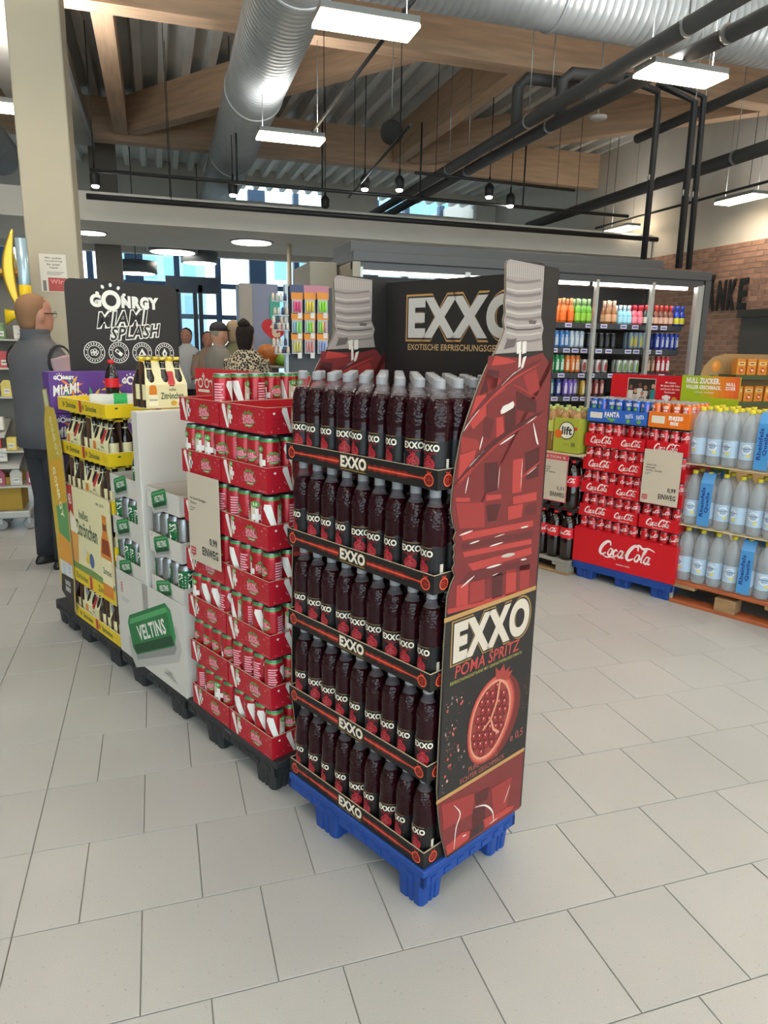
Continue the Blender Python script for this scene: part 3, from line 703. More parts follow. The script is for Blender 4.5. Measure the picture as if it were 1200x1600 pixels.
# printed bottle, drawn from points measured on the panel
R0 = flat('#752c2c'); R1 = flat('#953331'); R2 = flat('#ae3e39'); R3 = flat('#502223'); R4 = flat('#622829'); WHT = flat('#d8cfc6'); GRY1 = flat('#9d918b'); GRY2 = flat('#7d726e'); GRY3 = flat('#b7aca4'); GOLD = flat('#b58a55')
def P4(x, y): return (670 + x / 3.81, 540 + y / 3.81)           # enlarged views used for measuring
def P1(x, y): return (440 + x / 2.7273, 390 + y / 2.7273)
def P5(x, y): return (660 + x / 3.077, 920 + y / 3.077)
def pp(mb, pts, m, d, f=None, fr=None):
    q = [bz((f or (lambda x, y: (x, y)))(*p)) for p in pts]
    if area2(q) < 0: q = q[::-1]
    mb.poly(q, fr or frn, m, d)
def bottle_print(fr, full=True):
    mb = MB(); I = .0015
    lf = [(b + I, z) for b, z in lft]
    rb = [bz(P1(*p)) for p in [(1120, 70), (1112, 200), (1105, 290), (1116, 335), (1108, 370), (1112, 430)]]
    def tap(q, pts, w, m, d):           # brush stroke that thins out at both ends
        P = spline(pts, 4); n = len(P) - 1
        q.stroke(P, w, fr, m, d, [max(.0006, w * (.25 + .75 * math.sin(math.pi * i / n)) * (.8 if m == WHT else 1)) for i in range(n + 1)])
    # cap + neck (clear part)
    iz = [i for i, p in enumerate(LEFT) if p[1] <= 553]
    neck = [lf[i] for i in iz]
    q = neck + rb
    if area2(q) < 0: q = q[::-1]
    mb.poly(q, fr, GRY1, .0004)
    def S(pts, w, m, f=P1, d=.0010): mb.stroke([bz(f(*p)) for p in pts], w, fr, m, d)
    for x in range(962, 1116, 9): S([(x, 58 + (x - 960) * .13), (x - 1, 112 + (x - 960) * .13)], .0028, GRY3)
    for (y, m, w) in ((128, GRY2, .006), (165, GRY3, .005), (185, GRY2, .007), (215, GRY3, .004), (240, GRY2, .008), (262, GRY3, .005), (285, GRY2, .006), (312, GRY3, .005), (330, flat('#5d5350'), .004), (352, GRY3, .004), (380, GRY2, .005)):
        S([(956, y), (1000, y + 12), (1060, y + 10), (1104, y + 2)], w, m)
    for pts in ([(1052, 300), (1085, 302), (1080, 318), (1055, 316)], [(960, 385), (1000, 378), (990, 415), (945, 425)]): pp(mb, pts, flat('#625855'), .0012, P1, fr)
    for pts in ([(1000, 395), (1020, 390), (1015, 440), (1000, 445)], [(1025, 392), (1042, 390), (1040, 440), (1022, 445)]): pp(mb, pts, WHT, .0014, P1, fr)
    # liquid
    i0 = [i for i, p in enumerate(LEFT) if 957 >= p[1] > 553]
    liq = [lf[i] for i in i0]
    xr = BMAX - .004
    zt = bz((772, 556))[1]
    q = [(xr, bz((834, 925))[1])] + [(xr, bz((855, 556))[1])] + [bz(P1(1150, 500)), bz(P1(1112, 440)), bz(P1(1040, 462)), (lf[max(i0)][0] + .004, zt)] + liq[::-1]
    if area2(q) < 0: q = q[::-1]
    mb.poly(q, fr, R0, .0004)
    D = .0008
    for pts, m in [([(395, 60), (470, 75), (520, 95), (460, 110), (370, 120)], R2), ([(350, 140), (420, 150), (400, 260), (330, 280), (300, 300)], R3), ([(280, 300), (340, 290), (340, 420), (260, 500), (240, 440)], R2), ([(340, 170), (420, 200), (460, 260), (360, 330)], R1),
        ([(520, 270), (640, 330), (640, 400), (520, 380)], R3), ([(560, 180), (640, 140), (660, 260), (600, 300)], R1), ([(400, 430), (440, 420), (450, 560), (400, 580)], R2), ([(450, 380), (520, 360), (510, 540), (455, 560)], R3), ([(330, 420), (390, 440), (360, 560), (320, 540)], R4),
        ([(190, 540), (290, 560), (310, 610), (190, 640)], R1), ([(185, 650), (280, 620), (250, 760), (170, 820)], R2), ([(330, 700), (410, 690), (410, 860), (330, 880)], R3), ([(415, 700), (480, 700), (480, 870), (415, 880)], R0), ([(500, 680), (560, 670), (550, 870), (495, 880)], R2), ([(570, 640), (660, 600), (650, 780), (580, 800)], R3),
        ([(160, 905), (245, 905), (243, 930), (160, 930)], R2), ([(340, 890), (430, 885), (430, 910), (340, 925)], R2), ([(500, 900), (640, 870), (640, 920), (500, 945)], R2), ([(160, 940), (330, 930), (330, 1080), (180, 1090)], R1), ([(340, 950), (430, 940), (400, 1040), (350, 1050)], R3), ([(470, 960), (560, 940), (550, 1020), (470, 1040)], R2), ([(570, 960), (640, 930), (640, 1000), (575, 1010)], R4),
        ([(190, 1120), (620, 1040), (620, 1075), (200, 1160)], R2), ([(190, 1180), (620, 1100), (615, 1140), (200, 1215)], R4), ([(200, 1230), (610, 1150), (610, 1180), (210, 1260)], R2), ([(230, 1300), (610, 1200), (610, 1240), (260, 1340)], R2), ([(230, 1350), (600, 1270), (600, 1330), (180, 1420)], R4),
        ([(165, 1430), (235, 1410), (230, 1540), (160, 1560)], R2), ([(245, 1410), (330, 1390), (330, 1520), (240, 1540)], R1), ([(375, 1370), (440, 1350), (435, 1490), (375, 1510)], R3), ([(460, 1340), (520, 1330), (515, 1480), (455, 1490)], R2), ([(540, 1310), (600, 1300), (595, 1450), (540, 1460)], R1), ([(110, 1570), (600, 1440), (600, 1470), (110, 1600)], R2)]:
        pp(mb, pts, m, D, P4, fr)
    D = .0012
    for pts, w, m in [([(215, 480), (330, 330), (480, 190), (670, 80)], .012, R4), ([(225, 500), (340, 345), (500, 200), (660, 110)], .006, R2), ([(205, 510), (250, 440), (300, 380)], .005, WHT), ([(430, 240), (500, 170), (560, 130)], .004, WHT), ([(150, 830), (300, 660), (450, 530), (680, 390)], .014, R3), ([(160, 850), (310, 680), (460, 545), (680, 410)], .007, R1), ([(230, 730), (330, 620)], .004, WHT), ([(420, 590), (510, 530)], .006, WHT), ([(550, 490), (640, 420)], .005, WHT), ([(545, 790), (660, 690)], .006, R2), ([(580, 770), (640, 720)], .003, WHT),
        ([(300, 620), (320, 540)], .006, WHT), ([(215, 880), (235, 780)], .005, WHT), ([(410, 850), (420, 720)], .003, WHT), ([(545, 850), (555, 680)], .003, WHT), ([(620, 460), (640, 560), (650, 590)], .009, WHT), ([(500, 230), (570, 270), (640, 310)], .006, R1), ([(180, 1130), (260, 1100)], .006, WHT), ([(390, 1140), (450, 1120)], .003, WHT), ([(545, 1085), (590, 1075)], .006, WHT), ([(240, 1180), (300, 1160)], .005, WHT), ([(360, 1195), (440, 1170)], .005, WHT), ([(430, 1255), (510, 1240)], .011, GRY3), ([(340, 1325), (430, 1300)], .007, WHT), ([(545, 1275), (580, 1270)], .006, WHT), ([(190, 1440), (270, 1370)], .006, WHT), ([(375, 1370), (410, 1355)], .003, WHT)]:
        tap(mb, [bz(P4(*p)) for p in pts], w, m, D)
    pp(mb, [(425, 390), (440, 360), (475, 345), (500, 330), (508, 350), (500, 370), (450, 400), (428, 408)], WHT, D, P4, fr)
    pp(mb, [(535, 40), (548, 20), (545, 120), (530, 135)], WHT, D, P4, fr); pp(mb, [(560, 70), (580, 60), (560, 130), (545, 135)], WHT, D, P4, fr)
    if full:
        # lower liquid below the label
        z1 = bz(P5(75, 1020))[1]; z2 = bz(P5(475, 830))[1]
        i1 = [i for i, p in enumerate(LEFT) if p[1] >= 1251]
        q = [(lf[i][0], lf[i][1]) for i in i1] + [(lf[3][0], z1), (xr, z1), (xr, .125)]
        if area2(q) < 0: q = q[::-1]
        mb.poly(q, fr, R0, .0004)
        for pts, m in [([(90, 1040), (250, 980), (240, 1080), (100, 1160)], R1), ([(250, 990), (320, 950), (310, 1010), (260, 1040)], R3), ([(240, 1060), (300, 1040), (300, 1120), (240, 1150)], R3), ([(330, 960), (430, 900), (400, 1060), (340, 1090)], R1), ([(110, 1240), (190, 1170), (240, 1160), (220, 1200), (120, 1280)], R2), ([(290, 1110), (400, 1050), (440, 1040), (430, 1060), (300, 1150)], R2), ([(230, 1160), (295, 1120), (290, 1160), (220, 1205)], flat('#3a2526'))]: pp(mb, pts, m, D, P5, fr)
        for pts, w, m in [([(150, 1040), (180, 1080), (160, 1150), (150, 1250)], .006, WHT), ([(250, 1050), (300, 1040), (335, 1070), (340, 1120)], .007, WHT), ([(420, 940), (390, 1030)], .004, WHT), ([(190, 1190), (210, 1180)], .006, WHT), ([(320, 1130), (360, 1100)], .004, WHT)]: tap(mb, [bz(P5(*p)) for p in pts], w, m, .0014)
        # label bands
        za = bz(P5(112, 160))[1]
        lx = lft[5][0] + .002
        mb.rect(lx - .006, xr, za - .001, za + .011, fr, GOLD, .0016)
        mb.rect(lx, xr, z1 + .004, za - .001, fr, BOARD, .0014)
        mb.rect(lx - .008, xr, z1 - .007, z1 + .004, fr, GOLD, .0016)
        cx = (lx + xr) / 2 + .004
        zc = za - .066
        mb.text('EXXO', fr, cx, zc, flat('#9a7a45'), w=.335, h=.125, bold=.055, d=.0018, res=8)
        mb.text('EXXO', fr, cx, zc, flat('#2a2422'), w=.325, h=.117, bold=.055, d=.0021, res=8)
        mb.text('EXXO', fr, cx, zc, flat('#cdbfae'), w=.316, h=.109, bold=.055, d=.0024, res=8)
        mb.text('POMA SPRITZ', fr, cx - .012, za - .146, flat('#b8453f'), w=.27, h=.034, bold=.01, shear=.12, d=.0018)
        mb.text('ERFRISCHUNGSGETRÄNK MIT GRANATAPFELGESCHMACK', fr, cx - .014, za - .172, flat('#a39a4e'), w=.30, h=.0105, bold=.012, d=.0018)
        mb.text('PURE FRISCHE', fr, cx - .01, z1 + .040, flat('#b05a4c'), w=.125, h=.015, bold=0, d=.0018)
        mb.text('ECHTER GESCHMACK', fr, cx - .01, z1 + .018, flat('#b05a4c'), w=.19, h=.015, bold=0, d=.0018)
        mb.text('e 0,5', fr, xr - .045, z1 + .062, flat('#b05a4c'), w=.06, h=.028, bold=0, d=.0018)
        # big pomegranate
        px, pz, r = .232, .484, .135
        SK = flat('#9c3b34'); SK2 = flat('#c25a4c'); SK3 = flat('#6d2824'); PUL = flat('#d08d72'); SD = flat('#57171a'); SD2 = flat('#8c2a2a'); SDH = flat('#e2a79c')
        t_ = -.30
        def E(x, y): return (px + x * math.cos(t_) - y * math.sin(t_), pz + x * math.sin(t_) + y * math.cos(t_))
        def blob(rx, ry, ox, oy, m, d, n=28, wob=.03): mb.poly([E(ox + rx * math.cos(2 * math.pi * i / n) * (1 + wob * math.sin(3 * 2 * math.pi * i / n)), oy + ry * math.sin(2 * math.pi * i / n)) for i in range(n)], fr, m, d)
        blob(.098, .125, .028, .002, SK3, .0018); blob(.098, .128, 0, 0, SK, .0021); blob(.092, .122, -.002, 0, SK2, .0023); blob(.084, .114, -.004, -.001, PUL, .0025); blob(.078, .106, -.005, -.001, flat('#8e3a33'), .0027)
        mb.poly([E(-.024, .112), E(-.040, .146), E(-.016, .135), E(-.004, .156), E(.010, .135), E(.028, .150), E(.026, .132), E(.046, .138), E(.032, .108)], fr, SK, .0024)
        mb.stroke([E(-.005, .11), E(.004, .05), E(-.004, .0), E(.02, -.03), E(.05, -.04)], .008, fr, PUL, .0040)
        mb.stroke([E(-.004, .0), E(-.03, -.03)], .006, fr, PUL, .0040)
        for yy in range(-4, 5):
            for xx in range(-3, 4):
                ox = xx * .026 + (.013 if yy % 2 else 0) - .008; oy = yy * .0235
                if (ox + .005) ** 2 / .069 ** 2 + oy ** 2 / .098 ** 2 > 1: continue
                c = E(ox, oy); mb.disc(c[0], c[1], .0135, .0135, fr, SD, .0030, 12); mb.disc(c[0] - .001, c[1] + .001, .0108, .0108, fr, SD2, .0033, 12); mb.disc(c[0] - .003, c[1] + .005, .0024, .0034, fr, SDH, .0036, 6)
        rr = random.Random(11)
        for i in range(70):
            x = lx + .012 + abs(rr.gauss(0, .05)); z = pz + rr.uniform(-.15, .13)
            s_ = rr.choice([.0012, .0015, .002, .0025, .004])
            if x < px - .075 + .25 * abs(z - pz): mb.disc(x, z, s_, s_ * 1.2, fr, rr.choice([SK2, GRY2, SK, SDH]), .0019, 6)
        for i in range(14): mb.disc(xr - .012 + rr.uniform(-.012, .006), pz + rr.uniform(-.03, .07), .0013, .0013, fr, SK2, .0019, 5)
    return mb
bottle_print(frn).build('bottle_print', hd)
bottle_print(frf, False).build('bottle_print', hd)
# back panel with lettering on its inner face
mb = MB(); mb.box(BMAX - .001, BMAX + .003, PA, .6125, .1285, topr[1] - .004, BOARD); mb.build('back_panel', hd)
bo = lambda x, y: onB(x, y, BMAX - .001)
fb = Fr((BMAX - .0012, 0, 0), -Y_, Z_)
mb = MB()
aL, zT = bo(638, 463); _, zB = bo(638, 527); wE = .435
mb.text('EXXO', fb, -(aL - wE / 2), (zT + zB) / 2 - .004, GOLD, w=wE + .012, h=(zT - zB) + .02, bold=.05, d=.0010, res=8)
mb.text('EXXO', fb, -(aL - wE / 2), (zT + zB) / 2 - .004, flat('#2a2624'), w=wE + .002, h=(zT - zB) + .008, bold=.05, d=.0013, res=8)
mb.text('EXXO', fb, -(aL - wE / 2), (zT + zB) / 2 - .004, flat('#c3bfbb'), w=wE - .008, h=(zT - zB) - .002, bold=.05, d=.0016, res=8)
zt_ = bo(640, 541)[1]
mb.text('EXOTISCHE ERFRISCHUNGSGETRÄNKE', fb, -(aL - .005 - wE / 2), zt_, flat('#c9a574'), w=wE, h=.022, bold=.012, d=.0010)
mb.build('header_print', hd)
# ================================================================== CANS
ALU = mat('can_aluminium', '#959698', .3, metal=.85); ALUD = mat('can_lid', '#a7a8aa', .35, metal=.8)
def can_parts(t, h, r, body, top=None, n=20):
    k = r / .0322
    prof = [(.024 * k, .0), (.027 * k, .003), (.0315 * k, .011), (.0322 * k, .018), (.0322 * k, h - .021), (.0305 * k, h - .0125), (.0268 * k, h - .0055), (.0275 * k, h - .003), (.0272 * k, h - .0005), (.0250 * k, h - .0008), (.0245 * k, h - .005)]
    tp = top or body
    mats = [ALU, ALU, body, body, body, tp, ALU, ALU, ALU, ALUD]
    MB().lathe(prof, n, mats).build('can_body', t)
    mb = MB(); mb.box(-.009 * k, .009 * k, -.004 * k, .004 * k, h - .0048, h - .0028, ALU); mb.build('pull_tab', t)
SPL_G = flat('#4f9a45'); SPL_G2 = flat('#7fae4f'); PINK = flat('#e9a7b4'); VWH = flat('#e6e3de'); VSH = flat('#a9b8c4'); VTAN = flat('#c9bca9')
def vplus(mb, fr, x, y, h, d=.0007):            # the big V with a plus sign and a green badge
    w = h * .62
    mb.poly([(x - w * .60, y + h / 2), (x - w * .66, y + h * .36), (x - w * .02, y - h / 2), (x + w * .16, y - h / 2), (x - w * .22, y + h * .42), (x - w * .25, y + h / 2)], fr, VWH, d)
    mb.poly([(x + w * .06, y - h * .30), (x + w * .10, y + h * .46), (x + w * .44, y + h * .46), (x + w * .20, y - h / 2), (x + w * .10, y - h / 2)], fr, VTAN, d)
    for (x0, x1, y0, y1) in ((x + w * .18, x + w * .72, y - h * .10, y + h * .08), (x + w * .36, x + w * .54, y - h * .30, y + h * .26)): mb.rect(x0, x1, y0, y1, fr, VWH, d + .0003)
    mb.disc(x + w * .36, y + h * .40, h * .15, h * .11, fr, SPL_G, d + .0005, 12)
    mb.text('5.0', fr, x + w * .36, y + h * .40, VWH, h=h * .09, bold=.03, d=d + .0008)
def splash(mb, fr, x, y, w, d=.0007):
    n = 22; rr = random.Random(4)
    mb.poly([(x + w * .55 * (1 if i % 2 else .74) * math.cos(2 * math.pi * i / n) * rr.uniform(.85, 1.1), y + w * .36 * (1 if i % 2 else .72) * math.sin(2 * math.pi * i / n)) for i in range(n)], fr, SPL_G, d)
    mb.disc(x, y, w * .44, w * .22, fr, flat('#b3243a'), d + .0002, 14)
    mb.text('SAURE', fr, x - w * .06, y + w * .09, PINK, w=w * .62, h=w * .16, bold=.04, d=d + .0005, rot=.06)
    mb.text('ZUNGEN', fr, x, y - w * .08, PINK, w=w * .80, h=w * .18, bold=.04, d=d + .0005, rot=.06)
    mb.text('Cherry', fr, x + w * .05, y - w * .25, VWH, w=w * .4, h=w * .1, bold=.02, d=d + .0005, rot=.06)
REDCAN = mat('red_can_lacquer', '#ad1524', .28, metal=.25, coat=.3); REDCARD = mat('red_card', '#b31a2a', .42); GREENRIM = mat('green_rim', '#4a9a57', .3, metal=.3)
def make_vcan():
    t = thing('drink_can', 'x', 'can'); can_parts(t, .1655, .0318, REDCAN, GREENRIM)
    mb = MB(); cy = Cyl((0, 0, 0), .0319, 0)
    vplus(mb, cy, 0, .092, .100); splash(mb, Cyl((0, 0, 0), .0319, 2.2), 0, .105, .054)
    c3 = Cyl((0, 0, 0), .0319, 4.25)
    for i in range(11): mb.rect(-.016, .016 - (i * 7 % 5) * .002, .045 + i * .0085, .045 + i * .0085 + .0045, c3, PINK, .0006)
    mb.build('can_print', t); return t
vc0 = make_vcan(); used = {}
def place(proto, loc, rz, label, group):
    if id(proto) not in used:
        used[id(proto)] = 1; proto.location = loc; proto.rotation_euler = (0, 0, rz); proto['label'] = label; proto['group'] = group; return proto
    return dup(proto, loc, rz, label, group)
def vtray_print(L):
    mb = MB(); f = frL(0, L)
    vplus(mb, f, L * .17, .040, .074); splash(mb, f, L * .64, .040, .078)
    rr = random.Random(2)
    for i in range(16): mb.disc(rr.uniform(.02, L - .01), rr.uniform(.006, .074), .0016, .0024, f, PINK, .0006, 6, rr.uniform(0, 3))
    mb.text('24 x 0,5 l', f, L * .90, .006, PINK, w=.036, h=.005, bold=.01); return mb
def vside_print(Wd):
    mb = MB(); f = frN(0)
    vplus(mb, f, .088, .040, .076); mb.disc(.03, .062, .004, .004, f, VWH, .0006, 8)
    for i in range(4): mb.stroke([(.02, .02 + i * .012), (.06, .022 + i * .012)], .0012, f, flat('#8d1622'))
    for i in range(8): mb.disc(.02 + (i * 37 % 90) * .0012, .008 + (i * 23 % 60) * .001, .0018, .0026, f, PINK, .0006, 6, i)
    return mb
LT = .262; BT = .392
mb = MB(); open_tray(mb, 0, BT, 0, LT, .080, .0025, REDCARD, RIM, mat('kraft_inside', '#a07c55', .85)); 
vt_m = mb.mesh('tray_body'); vp_m = vtray_print(LT).mesh('print'); vs_m = vside_print(BT).mesh('side_print')
plastic_pallet('display_pallet', 'black plastic quarter pallet under the red can trays', W(-.014, .655), .41, .60, .122, BLACKP, [(.055, .085, .10, .12), (.355, .085, .10, .12), (.055, .42, .10, .12), (.355, .42, .10, .12)], 'pooling')
lw7 = ['bottom', 'second', 'third', 'fourth', 'fifth', 'sixth', 'top']
for k in range(7):
    z = .1225 + k * .18
    for c, a0 in ((0, .683), (1, .952)):
        side = 'stack next to the lemonade bottles' if c == 0 else 'stack next to the silver cans'
        t = thing('can_tray', 'red printed can tray, %s layer, %s' % (lw7[k], side), 'tray', W(-.01, a0, z), PHI, 'red can trays')
        obj('tray_body', vt_m, t); obj('print', vp_m, t); obj('side_print', vs_m, t)
        for i in range(4):
            for j in range(6):
                if k == 6 and not (c == 1 and i == 0): continue
                if k < 6 and not (j == 0 or (c == 0 and i == 0) or (k == 5 and (j < 2 or i == 0))): continue
                b = -.01 + .036 + j * .0645; a = a0 + .0338 + i * .0648
                lb = 'red lemonade can, %s layer, %s, %s row, %s in the row' % (lw7[k], 'nearer tray' if c == 0 else 'farther tray', ordn(j), ordn(i))
                place(vc0, W(b, a, z + .003), random.uniform(0, 6.28), lb, 'red lemonade cans')
# price sign clipped to the red trays
def price_sign(name, label, P, lines, price, aktion=False, w=.165, h=.235, frx=None):
    t = thing(name, label, 'sign', P, PHI)
    card = mat('sign_card', '#c6bba8', .6)
    f = frL(0, w)
    MB().box(-.001, .002, 0, w, 0, h, card).build('card', t)
    mb = MB(); f = frL(-.0012, w)
    dk = flat('#2c2a2a'); rd = flat('#c63a4e')
    y = h * .72
    for s_ in lines:
        mb.text(s_, f, .018 + len(s_) * .0036, y, dk, w=len(s_) * .0072, h=.0115, bold=.006); y -= .0165
    for q in range(2): mb.rect(.016, .05 - q * .012, y - .002 - q * .009, y + .001 - q * .009, f, flat('#77726c'))
    mb.text(price, f, w - .042, h * .285, dk, w=.05, h=.03, bold=.03); mb.text('EINWEG', f, w - .066, h * .155, dk, w=.106, h=.031, bold=.025)
    mb.poly([(.010, .022), (.022, .022), (.026, .012), (.032, .022), (.044, .022), (.044, .050), (.010, .050)], f, rd, .0006); mb.text('REWE', f, .027, .041, card, w=.028, h=.007, bold=.03); mb.rect(.014, .040, .028, .032, f, card, .0009)
    if aktion:
        mb.rect(0, w, h - .038, h, f, rd, .0006); mb.text('AKTION %', f, w * .5, h - .020, card, w=w * .82, h=.020, bold=.03)
        for (x0, x1, y0, y1) in ((0, w, 0, .006), (0, .005, 0, h), (w - .005, w, 0, h)): mb.rect(x0, x1, y0, y1, f, rd, .0007)
    mb.build('sign_print', t); return t
price_sign('price_sign', 'white price card hanging on the red can trays', W(-.022, onB(339, 740, -.02)[0] - .008, onB(318, 895, -.02)[1] + .035), ['6x Saure Zungen', 'Cherry'], '0,99', False, .21, .315)
# ================================================================== SILVER AND GREEN CANS
VG = mat('green_can_lacquer', '#1d6b3c', .3, metal=.35); VGF = flat('#22743f'); VGD = flat('#0f4427'); VSIL = flat('#b8b7b4', .3); WTXT = flat('#e8e6de')
def make_gcan():
    t = thing('beer_can', 'x', 'can'); can_parts(t, .1655, .0318, ALU)
    mb = MB(); c = Cyl((0, 0, 0), .0319, 0)
    for i in range(10):
        x0 = -.046 + i * .0092; mb.rect(x0, x0 + .0092, .020, .145, c, VG, .0004)
    fr_ = c
    vs, fs, asp = textgeo('VELTINS', .03)
    for xo in (-.024, .024): mb.add([c.p(xo - y * .030, .084 + x * .105, .0012) for x, y in vs], fs, WTXT)
    for i in range(8): mb.rect(-.002, .002, .035 + i * .012, .042 + i * .012, c, VSIL, .0010)
    c2 = Cyl((0, 0, 0), .0319, math.pi)
    for i in range(12): mb.rect(-.012, .012, .035 + i * .008, .038 + i * .008, c2, flat('#8b8d90'), .0006)
    mb.build('can_print', t); return t
gc0 = make_gcan()
WCARD = mat('white_card', '#cbc7c0', .5, var=.02)
def can_picture(mb, f, cx, cy, s, rot, d=.0006, sy=None):       # the printed lying can
    c, q = math.cos(rot), math.sin(rot); sy = sy or s * .85
    def T(x, y): return (cx + s * x * c - sy * y * q, cy + s * x * q + sy * y * c)
    def pl(pts, m, dd): mb.poly([T(*p) for p in pts], f, m, d + dd)
    pl([(-.60, -.42), (.50, -.46), (.62, -.30), (.62, .05), (-.62, .1), (-.66, -.2)], flat('#b3b1ad'), 0)
    pl([(-.52, -.30), (.44, -.34), (.52, -.26), (.52, -.16), (-.5, -.16)], flat('#8f8e8c'), .0002)
    pl([(-.5, -.22), (.48, -.22), (.56, -.10), (.58, .30), (.50, .42), (-.46, .42), (-.54, .32), (-.56, -.10)], VGF, .0004)
    pl([(-.5, -.2), (.48, -.2), (.5, -.06), (-.52, -.06)], VGD, .0006); pl([(-.5, .28), (.52, .28), (.48, .36), (-.46, .36)], flat('#4f9f63'), .0006); pl([(.48, -.22), (.56, -.10), (.58, .30), (.50, .42)], flat('#2f8a50'), .0007)
    vs, fs, asp = textgeo('VELTINS', .03)
    mb.add([f.p(*T(.02 + x * .72, .10 + y * .24), d + .0009) for x, y in vs], fs, WTXT)
GT_B = .392
def gtray_meshes():
    mb = MB(); open_tray(mb, 0, GT_B, 0, .262, .080, .0025, WCARD, RIM, mat('kraft_inside')); bm__ = mb.mesh('tray_body')
    mb = MB(); f = frL(0, .262); can_picture(mb, f, .105, .036, .115, .28)
    mb.ring(.022, .066, .003, .0045, f, flat('#c9574f'), .0006, 10)
    pm__ = mb.mesh('print')
    mb = MB(); f = frN(0); mb.rect(.012, .058, .004, .070, f, flat('#dad6cf'), .0004)
    for i in range(12): mb.rect(.020, .050, .010 + i * .0044, .0125 + i * .0044 + (i % 3) * .0006, f, flat('#3a3937'), .0008)
    for q in range(5): mb.ring(.10 + q * .006, .055 - q * .009, .006, .009, f, flat('#c9574f'), .0006, 10)
    return bm__, pm__, mb.mesh('side_print')
gt = gtray_meshes()
plastic_pallet('display_pallet', 'black plastic quarter pallet under the white can display box', W(-.014, 1.268), .41, .60, .118, BLACKP, [(.055, .095, .10, .13), (.355, .095, .10, .13), (.055, .46, .10, .12), (.355, .46, .10, .12)], 'pooling')
bx = thing('display_box', 'white cardboard display box with a big green can print and tall divider', 'display', W(-.016, 1.252, .1185), PHI)
mb = MB()
for (a, c, e, g) in ((0, .004, 0, .612), (.406, .41, 0, .612), (.004, .406, 0, .004), (.004, .406, .608, .612)): mb.box(a, c, e, g, 0, .382, WCARD)
mb.build('skirt', bx)
mb = MB(); f = frL(0, .612); can_picture(mb, f, .327, .168, .40, .42, sy=.27)
for q in range(3): mb.ring(.055, .325 - q * .014, .006, .010, f, flat('#c9574f'), .0006, 12)
mb.rect(.045, .13, .262, .266, f, flat('#a9a49d')); mb.rect(.045, .11, .252, .256, f, flat('#a9a49d'))
rr = random.Random(9)
for i in range(30): mb.stroke([(.42 + rr.uniform(0, .12), .03 + rr.uniform(0, .04)) for _ in range(2)], .0008, f, flat('#8d8a86'))
mb.build('print', bx)
MB().rbox(.0, .40, .302, .356, .02, 1.085, WCARD, .003).build('divider', bx)
MB().box(.40, .406, .0, .612, .38, 1.08, WCARD).build('back_panel', bx)
for k in range(1, 5):
    z = .1205 + k * .18
    for c, a0 in ((0, 1.260), (1, 1.614)):
        if k == 1: continue
        t = thing('can_tray', 'white can tray with green can print, %s visible layer, %s the divider' % (ordn(k - 2), 'nearer than' if c == 0 else 'beyond'), 'tray', W(-.008, a0, z), PHI, 'white can trays')
        obj('tray_body', gt[0], t); obj('print', gt[1], t); obj('side_print', gt[2], t)
        for i in range(4):
            for j in range(6):
                b = -.008 + .036 + j * .0645; a = a0 + .0338 + i * .0648
                if k == 4:
                    keep = (c == 0 and i == 0 and j in (1, 2, 3)) or (c == 1 and i == 0 and j in (0, 1, 2))
                else: keep = j == 0 or (k == 3 and j < 2) or (c == 0 and i == 0)
                if not keep: continue
                lb = 'silver beer can, %s visible layer, %s divider, %s row, %s in it' % (ordn(k - 2), 'before the' if c == 0 else 'beyond the', ordn(j), ordn(i))
                place(gc0, W(b, a, z + .003), math.pi + PHI + random.choice([-1.2, -.8, .9, 1.4, 2.4, 3.2]), lb, 'silver and green beer cans')
                if k == 4 and c == 0: place(gc0, W(b, a, z + .003 + .1665), random.uniform(0, 6), 'silver beer can standing on another one in the opened tray, %s from the front' % ordn(j - 1), 'silver and green beer cans')
# ================================================================== LEMON BEER SIX-PACKS
YEL = mat('yellow_card', '#e3c21d', .45); CRM = mat('cream_card', '#e2d9ab', .5); GRN = flat('#33523a'); BRNC = mat('brown_carton_inside', '#5b4030', .8); RIB = flat('#b62f34')
AMB = mat('amber_glass', '#1a0f09', .12, coat=.5); ORG = flat('#d9822b'); ORG2 = flat('#8c3a12')
def small_bottle(h=.2, r=.027, glass=AMB):
    mb = MB(); mb.lathe([(r * .85, 0), (r, .004), (r, h * .52), (r * .92, h * .6), (r * .55, h * .72), (r * .47, h * .8), (r * .45, h * .93)], 16, glass)
    mb.lathe([(r * .53, h * .93), (r * .56, h * .94), (r * .53, h * .99), (r * .4, h)], 16, mat('crown_cap', '#c9b24a', .35, metal=.5))
    mb.lathe([(r * 1.02, h * .16), (r * 1.02, h * .46)], 16, CRM, cap0=False, cap1=False); mb.lathe([(r * .56, h * .68), (r * .50, h * .78)], 16, CRM, cap0=False, cap1=False)
    return mb
sb_m = small_bottle().mesh('bottle')
